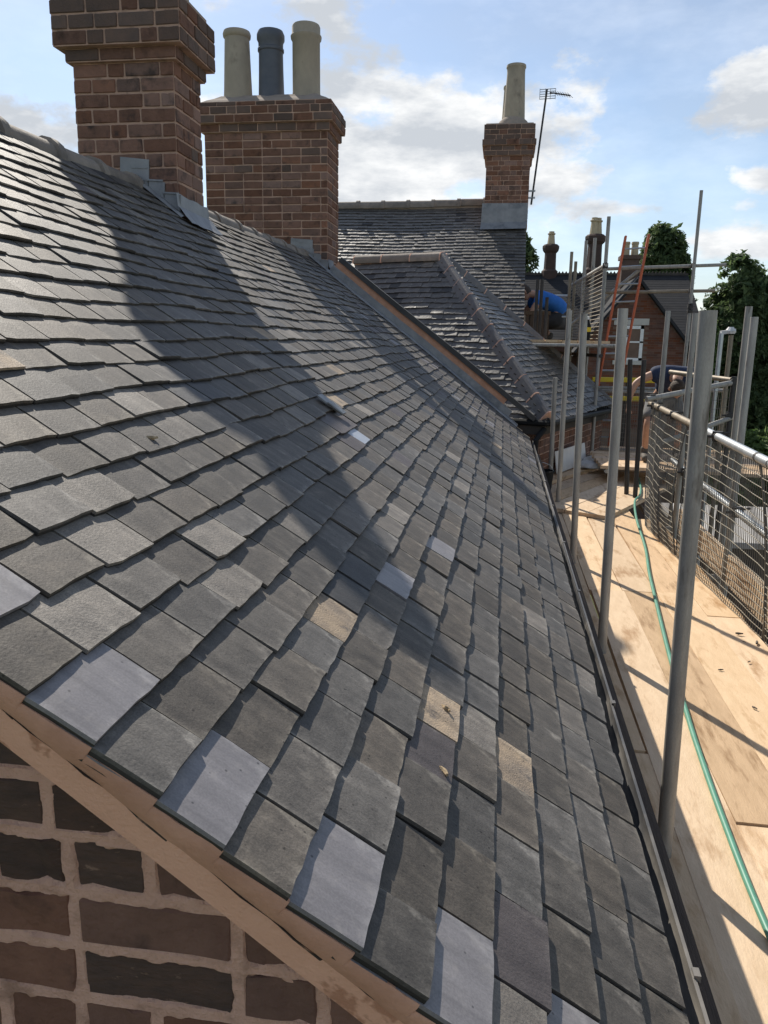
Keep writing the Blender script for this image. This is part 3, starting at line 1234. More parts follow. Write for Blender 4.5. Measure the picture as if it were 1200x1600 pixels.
for y in (1.22, 2.28, 3.4, 4.28, 5.3, 6.28, 7.4, 8.5):
    b = MB()
    V = []
    F = []
    for yy in (y - 0.02, y + 0.02):
        for r0 in (0.066, 0.060):
            for k in range(segs + 1):
                a = PI + PI * k / segs
                V.append((0.322 + r0 * math.cos(a), yy, -1.078 + r0 * math.sin(a) * 0.80))
    for k in range(segs):
        F.append((k, k + 1, 2 * m_ + k + 1, 2 * m_ + k))
        F.append((m_ + k + 1, m_ + k, 3 * m_ + k, 3 * m_ + k + 1))
        F.append((k + 1, k, m_ + k, m_ + k + 1))
        F.append((2 * m_ + k, 2 * m_ + k + 1, 3 * m_ + k + 1, 3 * m_ + k))
    b.add(V, F)
    b.box(0.380, 0.392, y - 0.010, y + 0.010, -1.081, -1.068)
    b.build('bracket', 'gutter_black', gut)
b = MB()
b.box(0.235, 0.262, 0.88, 9.15, -1.30, -1.085)
b.build('fascia', 'old_timber', house)

# ridge of the near house
ridge = bpy.data.objects.new('ridge', None)
link(ridge, house)


def rp(v, dz=0.0):
    p = main_pt(SLOPE, v)
    return Vector((p.x, p.y, p.z + dz))


ridge_run(ridge, rp(0.8, -0.060), rp(4.88, -0.056), 0.084, 0.46, 'ridge_old', 'flaunching', flat=False, collar=0.018, seed=3)
ridge_run(ridge, rp(5.34, -0.060), rp(9.12, -0.060), 0.084, 0.46, 'ridge_old', 'flaunching', collar=0.014, seed=4)

# chimney stacks -----------------------------------------------------


def flem(c, rnd):
    if c % 2 == 0:
        return [0.225, 0.225, 0.225]
    return [0.112, 0.225, 0.225, 0.112]


def mixp(c, rnd):
    k = c % 4
    if k == 0:
        return [0.228, 0.112, 0.228, 0.112]
    if k == 1:
        return [0.112, 0.170, 0.150, 0.232]
    if k == 2:
        return [0.228, 0.225, 0.112, 0.115]
    return [0.12, 0.16, 0.16, 0.225]


def ch_pick(rnd, c, x):
    q = rnd.random()
    return 'brick_red' if q < 0.66 else ('brick_dark' if q < 0.95 else 'brick_sooty')


def cap_pick(rnd, c, x):
    return 'brick_sooty' if rnd.random() < 0.75 else 'brick_dark'


ch1 = bpy.data.objects.new('chimney_stack', None)
link(ch1, house)
ch1['label'] = 'nearer chimney stack, cut off by the top of the photo'
X0, X1, Y0, Y1 = -2.72, -2.06, 4.90, 5.32
CH = 0.0865
for px in (-2.56, -2.22):
    pot(ch1, (px, 5.11, 2.04), [(0.18, 0), (0.17, 0.1), (0.155, 0.52), (0.175, 0.54), (0.175, 0.60)], 'buff_pot')
nc = 13
z_sh = 1.655 - nc * CH
ring_courses(ch1, X0, X1, Y0, Y1, z_sh, nc, CH, 0.014, ch_pick, mixp, seed=21, keep=lambda p: p.z > 0.66 + max(0, (-2.06 - p.x)) * 0.55 - 0.1)
ring_courses(ch1, X0 - 0.03, X1 + 0.03, Y0 - 0.03, Y1 + 0.03, 1.655, 1, 0.075, 0.012, cap_pick, flem, seed=22)
ring_courses(ch1, X0 - 0.08, X1 + 0.08, Y0 - 0.08, Y1 + 0.08, 1.73, 3, 0.0865, 0.013, cap_pick, mixp, seed=23)
slab_ring(ch1, X0 - 0.05, X1 + 0.05, Y0 - 0.05, Y1 + 0.05, 1.985, 2.06, 'flaunching', 'flaunching', 0.03)


def roof_z(x, y):
    return main_pt(ru(x), y).z


def stepped(parent, xr, xl, yf, n, hgt, name='lead_flashing'):
    """stepped lead against the front face plus the soaker lying on the tiles"""
    b = MB()
    dx = (xl - xr) / n
    for i in range(n):
        xa, xb = xr + dx * i, xr + dx * (i + 1)
        zb = roof_z(xa, yf) - 0.02
        zt = roof_z(xb, yf) + hgt
        b.add([(xa, yf - 0.008, zb), (xb, yf - 0.008, zb), (xb, yf - 0.008, zt), (xa + dx * -0.10, yf - 0.008, zt - 0.012),
               (xa, yf + 0.004, zb), (xb, yf + 0.004, zb), (xb, yf + 0.004, zt), (xa + dx * -0.10, yf + 0.004, zt - 0.012)],
              [(0, 3, 2, 1), (4, 5, 6, 7), (3, 7, 6, 2), (0, 4, 7, 3), (1, 2, 6, 5)])
        # turned in edge
        b.bar((xa, yf - 0.010, zt - 0.004), (xb, yf - 0.010, zt + 0.002), 0.012, 0.010)
    V = []
    F = []
    m_ = 10
    for i in range(m_ + 1):
        x = xr + 0.02 + (xl - xr - 0.02) * i / m_
        p, ex, ey, ez = main_frame(ru(x), yf)
        V += [p + ez * 0.045 + ex * 0.0, p + ez * (0.040 + 0.003 * math.sin(i * 2.1)) - ex * 0.055, p + ez * 0.028 - ex * 0.075]
    for i in range(m_):
        a = i * 3
        F += [(a, a + 1, a + 4, a + 3), (a + 1, a + 2, a + 5, a + 4)]
    b.add(V, F)
    b.build(name, 'lead', parent)


def apron(parent, x, ya, yb, up, down, name='lead_apron'):
    b = MB()
    V = []
    F = []
    n = 8
    for i in range(n + 1):
        y = ya + (yb - ya) * i / n
        zb = roof_z(x, y)
        p1, ex, ey, ez = main_frame(ru(x), y)
        w = 0.004 * math.sin(i * 1.7)
        V += [(x + 0.006, y, zb + up + w), (x + 0.012, y, zb + up * 0.5), (x + 0.03 + w, y, zb + 0.06),
              tuple(p1 + ez * (0.050 + w) - ey * (down * 0.4)), tuple(p1 + ez * (0.040 + w) - ey * (down + w))]
    for i in range(n):
        for k in range(4):
            a = i * 5 + k
            F.append((a, a + 1, a + 6, a + 5))
    b.add(V, F)
    b.build(name, 'lead', parent, smooth=True)


stepped(ch1, -2.055, -2.36, Y0, 3, 0.085)
apron(ch1, X1, Y0 - 0.05, Y1 + 0.06, 0.15, 0.10)
b = MB()   # lead saddle and mortar where the ridge meets the stack
b.obox((-2.44, Y0 - 0.012, 0.99), (0.19, 0, -0.02), (0, 0.016, 0), (0.008, 0, 0.125))
b.build('lead_saddle', 'lead', ch1)

ch2 = bpy.data.objects.new('chimney_stack', None)
link(ch2, house)
ch2['label'] = 'wide chimney stack at the far end of the ridge with three pots'
X0, X1, Y0, Y1 = -3.51, -2.06, 9.14, 9.72
nc = 20
ring_courses(ch2, X0, X1, Y0, Y1, 2.315 - nc * 0.0865, nc, 0.0865, 0.015, ch_pick,
             lambda c, r: [0.228] if c % 3 else [0.114 if (c // 3) % 2 else 0.228, 0.228, 0.228, 0.114, 0.228], seed=31, sides=('f', 'r'),
             keep=lambda p: p.z > 0.70 - 0.2 and p.z > 0.66 + max(0, -2.06 - p.x) * 0.72 - 0.14 - (2 if p.x < -2.36 else 0) * 0.2)
ring_courses(ch2, X0 - 0.03, X1 + 0.03, Y0 - 0.03, Y1 + 0.03, 2.315, 1, 0.09, 0.012, cap_pick, flem, seed=32, sides=('f', 'r'))
ring_courses(ch2, X0 - 0.07, X1 + 0.07, Y0 - 0.07, Y1 + 0.07, 2.405, 2, 0.0865, 0.014, cap_pick, lambda c, r: [0.17, 0.20, 0.112] if c % 2 else [0.228], seed=33, sides=('f', 'r'))
ring_courses(ch2, X0 - 0.05, X1 + 0.05, Y0 - 0.05, Y1 + 0.05, 2.578, 1, 0.05, 0.012, cap_pick, lambda c, r: [0.228], seed=34, sides=('f', 'r'))
b = MB()
V = []
F = []
prof_ = [(0.03, 2.628), (-0.03, 2.668), (-0.10, 2.705), (-0.16, 2.745), (-0.23, 2.755)]
for (o_, z_) in prof_:
    a = o_
    V += [(X0 - a, Y0 - a, z_), (X1 + a, Y0 - a, z_), (X1 + a, Y1 + a, z_), (X0 - a, Y1 + a, z_)]
for i in range(len(prof_) - 1):
    for k in range(4):
        k2 = (k + 1) % 4
        F.append((i * 4 + k, i * 4 + k2, i * 4 + 4 + k2, i * 4 + 4 + k))
F.append((16, 17, 18, 19))
b.add(V, F)
b.build('flaunching', 'flaunching', ch2)
pot(ch2, (-3.19, 9.43, 2.72), [(0.168, 0), (0.162, 0.10), (0.142, 0.62), (0.140, 0.655), (0.156, 0.67), (0.160, 0.70), (0.150, 0.73)], 'buff_pot', 'plain buff tapering pot with a rolled rim')
pot(ch2, (-2.79, 9.43, 2.72), [(0.160, 0), (0.148, 0.05), (0.141, 0.30), (0.138, 0.50), (0.150, 0.51), (0.150, 0.535), (0.140, 0.545), (0.142, 0.60), (0.158, 0.63), (0.158, 0.68), (0.140, 0.72)], 'blue_pot', 'dark blue-grey pot between the two buff ones')
pot(ch2, (-2.375, 9.43, 2.72), [(0.170, 0), (0.158, 0.07), (0.156, 0.60), (0.172, 0.62), (0.176, 0.65), (0.160, 0.675), (0.160, 0.745), (0.150, 0.765)], 'buff_pot', 'thick buff pot with a collar below its rim')
stepped(ch2, -2.06, -2.40, Y0, 4, 0.085)
apron(ch2, X1, Y0 + 0.0, Y0 + 0.28, 0.16, 0.05)
b = MB()
b.obox((-2.50, Y0 - 0.012, 1.02), (0.26, 0, -0.02), (0, 0.016, 0), (0.006, 0, 0.15))
b.build('lead_saddle', 'lead', ch2)

# far verge: lead, exposed board, dark capping
verge = bpy.data.objects.new('far_verge', None)
link(verge, house)


def verge_strip(y0, y1, h0, h1, ua, ub, m, name, wob=0.0, n=40):
    b = MB()
    V = []
    F = []
    for i in range(n + 1):
        u = ua + (ub - ua) * i / n
        p = main_pt(u, YV1)
        ez = Vector((0.6, 0, 0.8))
        w = wob * mnoise.noise(Vector((u * 5, h0 * 31, 0)))
        a0 = p + ez * h0
        a1 = p + ez * (h1 + w)
        V += [(a0.x, y0, a0.z), (a1.x, y0 + 0.004, a1.z), (a1.x, y1, a1.z), (a0.x, y1, a0.z)]
    for i in range(n):
        a = i * 4
        F += [(a, a + 4, a + 5, a + 1), (a + 1, a + 5, a + 6, a + 2), (a + 2, a + 6, a + 7, a + 3)]
    F += [(0, 1, 2, 3), tuple(n * 4 + k for k in (3, 2, 1, 0))]
    b.add(V, F)
    return b.build(name, m, verge)


verge_strip(9.13, 9.24, 0.0, 0.118, 0.42, 3.08, 'lead', 'lead_upstand', 0.006)
b = MB()
V = []
F = []
for i in range(31):
    u = 0.28 + (3.08 - 0.28) * i / 30
    p, ex, ey, ez = main_frame(u, 9.13)
    w = 0.004 * math.sin(i * 1.9)
    V += [p + ez * (0.05 + w), p + ez * (0.040 + w) - ex * 0.09, p + ez * 0.026 - ex * 0.105]
for i in range(30):
    a = i * 3
    F += [(a, a + 1, a + 4, a + 3), (a + 1, a + 2, a + 5, a + 4)]
b.add(V, F)
b.build('lead_soaker', 'lead', verge)
verge_strip(9.165, 9.26, 0.110, 0.185, 0.55, 3.06, 'wet_mortar', 'mortar_fillet', 0.014)
verge_strip(9.15, 9.30, 0.186, 0.242, 0.16, 3.06, 'verge_plastic', 'dry_verge_capping', 0.0)
b = MB()
b.box(-3.3, 0.3, 9.262, 9.40, -1.6, -1.0)
b.build('end_wall', 'far_brick', house)

# the vent in the vent tile
vt = thing('roof_vent', 'small bright metal slotted vent set among purple new tiles halfway up the slope', 'vent')
pv, ex, ey, ez = main_frame(ru(-0.69), 3.13)
b = MB()
b.obox(pv - ex * 0.02 - ey * 0.035 + ez * 0.034, ex * 0.065, ey * 0.075, ez * 0.006)
b.build('backing', 'gutter_black', vt)
for i in range(6):
    b = MB()
    b.obox(pv + ex * (-0.018 + i * 0.011) - ey * 0.035 + ez * 0.0402, ex * 0.005, ey * 0.075, ez * 0.005)
    b.build('slat', 'grating', vt)
b = MB()
b.obox(pv - ex * 0.025 + ey * 0.045 + ez * 0.034, ex * 0.08, ey * 0.05, ez * 0.006)
b.obox(pv - ex * 0.025 + ey * 0.030 + ez * 0.0405, ex * 0.06, ey * 0.012, ez * 0.004)
b.build('hood', 'lead', vt)

# continuing slope behind the second stack, up to the far roof
cont = bpy.data.objects.new('rear_slope', None)
link(cont, house)


def cont_frame(u, v):
    c, s_ = math.cos(math.radians(37)), math.sin(math.radians(37))
    p = Vector((-1.35 - u * c, v, 0.24 + u * s_))
    return p, Vector((0, 1, 0)), Vector((-c, 0, s_)), Vector((s_, 0, c))


lay_roof(cont, cont_frame, 13, 0.0925, 0.0, lambda r: (9.75, 12.2 + r * 0.10), 0.163, 0.205, 0.0125,
         lambda rnd, t: 'pale_tile' if rnd.random() < 0.2 else 'worn_slate', rough=0.004, jitter=0.004, lift_var=0.004, max_single=120)
b = MB()
b.add([(-1.2, 9.5, 0.10), (-1.2, 13.9, 0.10), (-2.4, 13.9, 1.0), (-2.4, 9.5, 1.0)], [(0, 1, 2, 3)])
b.build('slope_deck', 'underlay', house)
b = MB()
b.bar((-1.35, 11.9, 0.42), (-2.35, 13.5, 1.20), 0.14, 0.05)
b.build('valley_mortar', 'flaunching', house)

# ================================================================== HIPPED WING
wing = thing('hipped_wing', 'low brick wing with hipped slate roof and fat clay hip tiles beyond the main slope', 'building')
A = Vector((-0.938, 11.581, 1.162))
C0 = Vector((0.544, 9.20, -0.852))
C1 = Vector((1.708, 12.51, -0.93))
d2 = Vector((C1.x - C0.x, C1.y - C0.y, 0)).normalized()
n2 = Vector((-d2.y, d2.x, 0))
mid = (C0 + C1) / 2
WE = (C1 - C0).length
run_e = (A - mid).dot(n2)
rise_e = A.z - mid.z
# end slope
ang_e = math.atan2(rise_e, run_e)
len_e = math.hypot(run_e, rise_e)


def end_frame(u, v):
    p = C0 + d2 * v + n2 * (u * math.cos(ang_e)) + Vector((0, 0, u * math.sin(ang_e)))
    p.z += 0.008 * math.sin(v * 3 + u * 2)
    ey = n2 * math.cos(ang_e) + Vector((0, 0, math.sin(ang_e)))
    return p, d2.copy(), ey, d2.cross(ey)


GE = 0.098


def pick_wing(rnd, t):
    q = rnd.random()
    return 'worn_slate' if q < 0.90 else ('pale_tile' if q < 0.93 else 'dark_tile')


half = WE / 2
lay_roof(wing, end_frame, int((len_e - 0.1) / GE) + 1, GE, -0.04, lambda r: (half * ((r * GE - 0.04) / len_e) + 0.03, WE - half * ((r * GE - 0.04) / len_e) - 0.03), 0.175, 0.21, 0.014,
         pick_wing, rough=0.004, camber=0.0006, jitter=0.004, lift_var=0.0022, max_single=300, wvar=0.12)
# near slope: eave from C0 back along n2
run_n = half
ang_n = math.atan2(rise_e, run_n)
len_n = math.hypot(run_n, rise_e)
BACK = run_e + 1.5
O_n = C0 + n2 * BACK


def near_frame(u, v):
    ex = -n2
    ey = d2 * math.cos(ang_n) + Vector((0, 0, math.sin(ang_n)))
    p = O_n + ex * v + ey * u
    p.z += 0.008 * math.sin(v * 3 + u * 2)
    return p, ex.copy(), ey, ex.cross(ey)


lay_roof(wing, near_frame, int((len_n - 0.1) / GE) + 1, GE, -0.04, lambda r: (0.02, BACK - run_e * ((r * GE - 0.04) / len_n) - 0.03), 0.175, 0.21, 0.014,
         pick_wing, rough=0.004, camber=0.0006, jitter=0.004, lift_var=0.0022, max_single=300, wvar=0.12)
b = MB()
RB = A + n2 * 1.5
C0b, C1b = C0 + n2 * BACK, C1 + n2 * BACK
dz = Vector((0, 0, -0.02))
b.add([C0 + dz, C1 + dz, A + dz, RB + dz, C0b + dz, C1b + dz], [(0, 1, 2), (4, 0, 2, 3), (1, 5, 3, 2)])
b.build('roof_deck', 'underlay', wing)
ridge_run(wing, C0 + Vector((0.0, 0.02, 0.035)), A + Vector((0, 0, 0.05)), 0.098, 0.335, 'hip_clay', 'mortar', name='hip_tile', collar=0.0, seed=8, flat=True)
ridge_run(wing, C1 + Vector((0.0, 0.0, 0.035)), A + Vector((0.02, 0.05, 0.04)), 0.098, 0.40, 'hip_clay', 'mortar', name='hip_tile', collar=0.0, seed=9, flat=True)
ridge_run(wing, A + n2 * 1.42 + Vector((0, 0, 0.03)), A + Vector((0, 0, 0.03)), 0.095, 0.42, 'ridge_old', 'mortar', name='ridge_tile', collar=0.0, seed=10)
# walls
wi = 0.10
c0 = C0 + n2 * wi + d2 * wi
c1 = C1 + n2 * wi - d2 * wi
wl = (c1 - c0).dot(d2)
b = MB()
h_w = 0.90
b.obox(Vector((c0.x, c0.y, G)) + n2 * 0.006 + d2 * 0.006, d2 * (wl - 0.012), n2 * (BACK - 0.3), Vector((0, 0, -0.93 - G)))
b.build('wall', 'chimney_mortar', wing)
for (o_, ax_, nr_, ln_) in ((c0, d2, -n2, wl), (c0 + n2 * 1.2, -n2, -d2, 1.2)):
    brick_face(wing, (o_.x, o_.y, 0), ax_, nr_, ln_, -1.80, 10, 0.087, 0.014, lambda r, c, x: 'brick_red' if r.random() < 0.6 else 'brick_dark', flem, seed=int(ln_ * 100))
b = MB()
ge = [C0 + n2 * 1.4 - d2 * 0.04 + Vector((0, 0, -0.03)), C0 - d2 * 0.04 - n2 * 0.04 + Vector((0, 0, -0.03)), C1 + d2 * 0.04 - n2 * 0.04 + Vector((0, 0, -0.03))]
for p, q in zip(ge[:-1], ge[1:]):
    b.bar(p, q, 0.10, 0.07)
b.build('gutter', 'black_plastic', wing, bevel=0.02)
b = MB()
for p, q in zip(ge[:-1], ge[1:]):
    w_ = n2 * 0.09 + Vector((0, 0, -0.08))
    b.bar(p + w_, q + w_, 0.02, 0.12)
b.build('fascia', 'dark_wall', wing)
b = MB()
hp = C0 - d2 * 0.02 + Vector((-0.02, 0, -0.10))
b.tube([hp, hp + Vector((-0.10, -0.12, -0.12)), hp + Vector((-0.12, -0.14, -0.9))], 0.034, 12)
b.build('downpipe', 'black_plastic', wing)

# ================================================================== FAR GABLED HOUSE WITH AERIAL
farh = thing('cross_house', 'house beyond with a broad weathered slate slope and one chimney at its gable end', 'house')
YR, ZR_, XG = 16.2, 2.66, 0.315
PF = math.radians(38.5)


def far_frame(u, v):
    # u up slope from y=12.6
    s0 = (YR - 12.6) / math.cos(PF)
    y = 12.6 + u * math.cos(PF)
    z = ZR_ - (YR - y) * math.tan(PF)
    x = -6.0 + v
    z -= 0.05 * math.exp(-((x + 1.8) / 1.2) ** 2) * (u / s0)
    z += 0.010 * math.sin(x * 1.7 + u)
    tilt = 0.02 * math.sin(x * 0.9 + 1.0)
    ey = Vector((0, math.cos(PF), math.sin(PF)))
    ex = Vector((1, 0, tilt * 0.6)).normalized()
    ey = (ey - ex * ey.dot(ex)).normalized()
    return Vector((x, y, z)), ex, ey, ex.cross(ey)


SF = (YR - 12.6) / math.cos(PF)


def pick_far(rnd, t):
    q = rnd.random()
    return 'worn_slate' if q < 0.92 else ('pale_tile' if q < 0.95 else 'dark_tile')


lay_roof(farh, far_frame, int(SF / 0.105), 0.105, 0.05, lambda r: (1.2, 6.0 + XG), 0.19, 0.22, 0.017, pick_far, rough=0.0045, camber=0.0006, jitter=0.0045, lift_var=0.0022, max_single=300, wvar=0.18)
b = MB()
b.add([(-6, 12.6, ZR_ - 3.6 * math.tan(PF) - 0.03), (XG - 0.02, 12.6, ZR_ - 3.6 * math.tan(PF) - 0.03), (XG - 0.02, YR, ZR_ - 0.06), (-6, YR, ZR_ - 0.06),
       (XG - 0.02, YR + 3.6, ZR_ - 3.6 * math.tan(PF)), (-6, YR + 3.6, ZR_ - 3.6 * math.tan(PF))], [(0, 1, 2, 3), (3, 2, 4, 5)])
b.build('roof_deck', 'underlay', farh)
b = MB()
b.add([(XG - 0.06, 12.7, G), (XG - 0.06, 19.7, G), (XG - 0.06, 19.7, -0.25), (XG - 0.06, YR, ZR_ - 0.08), (XG - 0.06, 12.7, -0.25), (-6, 12.7, G), (-6, 12.7, -0.25)],
      [(0, 1, 2, 3, 4), (5, 0, 4, 6)])
b.build('gable_wall', 'far_brick', farh)
ridge_run(farh, (-6, YR, ZR_ + 0.03), (-0.46, YR, ZR_ + 0.035), 0.11, 0.51, 'ridge_old', 'flaunching', collar=0.022, seed=14, sag=0.04)
ch3 = bpy.data.objects.new('chimney_stack', None)
link(ch3, farh)
X0, X1, Y0, Y1 = -0.485, 0.325, 15.55, 16.5
nc = 18


def ch3_pick(rnd, c, x):
    q = rnd.random()
    return 'brick_red' if q < 0.75 else 'brick_dark'


ring_courses(ch3, X0, X1, Y0, Y1, 3.43 - nc * 0.086, nc, 0.086, 0.012, ch3_pick, mixp, seed=41, sides=('f', 'r'), keep=lambda p: p.z > 2.1)
ring_courses(ch3, X0 - 0.045, X1 + 0.045, Y0 - 0.045, Y1 + 0.045, 3.43, 2, 0.086, 0.010, cap_pick, flem, seed=42, sides=('f', 'r'))
ring_courses(ch3, X0 - 0.085, X1 + 0.085, Y0 - 0.085, Y1 + 0.085, 3.602, 1, 0.10, 0.008, cap_pick, flem, seed=45, sides=('f', 'r'))
ring_courses(ch3, X0 - 0.06, X1 + 0.06, Y0 - 0.06, Y1 + 0.06, 3.702, 3, 0.086, 0.012, cap_pick, mixp, seed=43, sides=('f', 'r'))
slab_ring(ch3, X0 - 0.03, X1 + 0.03, Y0 - 0.03, Y1 + 0.03, 3.955, 3.985, 'flaunching', 'flaunching', 0.01)
b = MB()
b.lathe((-0.02, 15.88, 3.975), [(0.30, 0), (0.27, 0.10), (0.19, 0.17)], 20)
b.build('pot_bedding', 'flaunching', ch3, smooth=True)
pot(ch3, (-0.01, 15.88, 4.06), [(0.205, 0), (0.20, 0.08), (0.165, 0.86), (0.168, 0.93), (0.182, 0.95), (0.178, 0.99)], 'buff_pot', 'tall buff pot on the mortar collar')
pot(ch3, (-0.06, 16.30, 3.95), [(0.20, 0), (0.19, 0.08), (0.16, 0.80), (0.175, 0.83), (0.172, 0.87)], 'buff_pot', 'second buff pot standing behind')
b = MB()
z0 = ZR_ - (YR - Y0 + 0.22) * math.tan(PF)
b.add([(X0 - 0.04, Y0 - 0.012, 2.60), (X1 - 0.0, Y0 - 0.012, 2.60), (X1 - 0.0, Y0 - 0.03, 2.27), (X0 - 0.05, Y0 - 0.03, 2.25), (X0 - 0.06, Y0 - 0.16, 2.115), (X1 - 0.02, Y0 - 0.16, 2.13)],
      [(0, 3, 2, 1), (3, 4, 5, 2)])
b.build('lead_apron', 'lead', ch3)

aer = thing('tv_aerial', 'television aerial on a thin mast strapped to the chimney stack at the gable end', 'aerial')
b = MB()
mast = [(0.385, 15.6, 2.58), (0.56, 15.6, 4.55)]
b.tube(mast, 0.018, 10)
b.build('mast', 'dark_steel', aer)
b = MB()
for z in (2.70, 2.82):
    b.bar((0.32, 15.6, z), (0.45, 15.6, z + 0.0), 0.03, 0.03)
b.build('bracket', 'alloy', aer)
mt = Vector((0.565, 15.58, 4.46))
b = MB()
for i in range(5):
    b.bar(mt + Vector((-0.13, 0.02, -0.07 + i * 0.04)), mt + Vector((0.15, 0.02, -0.06 + i * 0.04)), 0.012, 0.010)
for x in (-0.13, -0.03, 0.06, 0.15):
    b.bar(mt + Vector((x, 0.02, -0.075)), mt + Vector((x, 0.02, 0.105)), 0.01, 0.01)
b.build('reflector', 'alloy', aer)
b = MB()
e_ = mt + Vector((0.40, -0.25, -0.10))
s_ = mt + Vector((0.05, 0.0, 0.03))
b.tube([s_, e_], 0.012, 8)
b.build('boom', 'dark_steel', aer)
for i in range(7):
    b = MB()
    p = s_.lerp(e_, 0.25 + 0.12 * i)
    b.tube([p + Vector((-0.05, -0.05, 0.03)), p + Vector((0.06, 0.06, -0.025))], 0.004, 6)
    b.build('element', 'alloy', aer)

# ================================================================== NEAR SCAFFOLD
scaf = thing('scaffold', 'tube scaffold with timber walkway running along the eave of the near roof', 'scaffold')
R_T = 0.0255


def tube_part(parent, pts, name='standard', m='galvanised', r=R_T, label=None):
    b = MB()
    a, z = Vector(pts[0]), Vector(pts[-1])
    b.tube(pts, r, 16, caps=True)
    # dark open ends
    o = b.build(name, m, parent, smooth=True)
    if label:
        o['label'] = label
    return o


ZB = -1.65
# inner standards beside the gutter
for (x, y, zt, xt) in ((0.606, 2.384, 0.105, 0.572), (0.614, 4.128, 0.188, 0.583), (0.612, 5.94, 0.232, 0.568), (0.645, 8.17, 0.349, 0.637), (0.607, 9.0, -0.35, 0.592)):
    tube_part(scaf, [(x, y, G), (x, y, ZB), (xt, y, zt)])
# outer standards
for (x, y, zt) in ((1.80, 6.3, 0.31), (1.66, 5.66, 0.21), (1.66, 8.55, 0.37), (1.66, 7.35, 0.30)):
    tube_part(scaf, [(x, y, G), (x, y, zt)])
for (x, y, zt, xb) in ((1.36, 8.8, -0.13, 1.44), (1.47, 8.6, -0.13, 1.50)):
    tube_part(scaf, [(xb, y, ZB), (x, y, zt)], m='dark_steel')
tube_part(scaf, [(2.455, 9.5, G), (2.45, 9.5, 0.17)], m='galvanised_bright')
tube_part(scaf, [(2.58, 9.55, G), (2.57, 9.55, 0.15)], m='rusty_tube')
b = MB()   # pale clamp tying the two tube tops
b.bar((2.44, 9.5, 0.175), (2.60, 9.53, 0.20), 0.05, 0.04)
b.lathe((2.55, 9.52, 0.165), [(0.05, 0), (0.06, 0.03), (0.03, 0.075)], 10)
b.build('coupler', 'white_sack', scaf)
# guard rails
tube_part(scaf, [(1.36, 1.6, -0.615), (1.462, 4.48, -0.605), (1.525, 6.4, -0.595)], 'guard_rail', 'galvanised_bright', 0.027)
tube_part(scaf, [(1.520, 6.2, -0.60), (1.600, 8.75, -0.59)], 'guard_rail', 'rusty_tube', 0.027)
tube_part(scaf, [(1.52, 1.6, -1.13), (1.66, 5.0, -1.12), (1.72, 8.0, -1.10)], 'mid_rail', 'galvanised_bright')
tube_part(scaf, [(1.44, 8.1, -0.51), (2.36, 8.5, -0.34)], 'guard_rail', 'galvanised', 0.027)
tube_part(scaf, [(1.95, 9.6, -0.28), (2.50, 8.5, -0.335)], 'guard_rail', 'rusty_tube', 0.027)
tube_part(scaf, [(1.55, 8.15, -0.98), (2.38, 8.5, -0.70)], 'mid_rail', 'galvanised')
tube_part(scaf, [(2.36, 8.5, G), (2.36, 8.5, -0.28)], m='dark_steel')
tube_part(scaf, [(0.9, 12.4, -0.62), (2.2, 12.0, -0.60), (3.1, 11.6, -0.58)], 'guard_rail', 'galvanised')


def coupler(parent, p, ax=(0, 1, 0)):
    p = Vector(p)
    ax = Vector(ax).normalized()
    b = MB()
    b.tube([p - ax * 0.035, p + ax * 0.035], 0.036, 10)
    b.tube([p + Vector((0.0, 0, -0.035)), p + Vector((0, 0, 0.035))], 0.037, 10)
    s = ax.cross(Vector((0, 0, 1)))
    b.tube([p + s * 0.03 + Vector((0, 0, 0.02)), p + s * 0.085 + Vector((0, 0, 0.03))], 0.010, 6)
    b.tube([p - s * 0.03 - ax * 0.02, p - s * 0.08 - ax * 0.02], 0.010, 6)
    b.build('coupler', 'dark_steel', parent)


for p in ((1.505, 5.66, -0.60), (1.560, 7.35, -0.60), (1.60, 8.5, -0.60), (1.50, 8.15, -0.50), (2.36, 8.5, -0.33), (2.35, 8.5, -0.68), (1.70, 7.3, -1.11), (1.675, 5.6, -1.12)):
    coupler(scaf, p)
b = MB()
b.tube([(1.467, 4.62, -0.604), (1.469, 4.66, -0.604)], 0.0285, 14)
b.tube([(1.459, 4.38, -0.605), (1.460, 4.40, -0.605)], 0.0285, 14)
b.build('rail_joint', 'dark_steel', scaf)


def plank(parent, o, ax, length, width, th, m, seed, label=None, tilt=0.0):
    """one scaffold board: o is its inner start corner, top surface at o.z"""
    rnd = random.Random(seed)
    o = Vector(o)
    ax = Vector(ax).normalized()
    s = ax.cross(Vector((0, 0, 1))).normalized()
    b = MB()
    n = 5
    V = []
    F = []
    for i in range(n + 1):
        f = i / n
        z = 0.003 * math.sin(f * 3 + seed) + rnd.uniform(-0.001, 0.001)
        w0 = rnd.uniform(-0.002, 0.002)
        for (a, zz) in ((0.003 + w0, 0.0), (width - 0.003 + w0, tilt)):
            V.append(o + ax * (length * f) + s * a + Vector((0, 0, z + zz)))
        for (a, zz) in ((0.003 + w0, -th), (width - 0.003 + w0, -th + tilt)):
            V.append(o + ax * (length * f) + s * a + Vector((0, 0, z + zz)))
    for i in range(n):
        a = i * 4
        F += [(a, a + 1, a + 5, a + 4), (a + 1, a + 3, a + 7, a + 5), (a + 3, a + 2, a + 6, a + 7), (a + 2, a, a + 4, a + 6)]
    F += [(0, 2, 3, 1), (n * 4, n * 4 + 1, n * 4 + 3, n * 4 + 2)]
    b.add(V, F)
    ob = b.build('plank', m, parent)
    if label:
        ob['label'] = label
    return ob


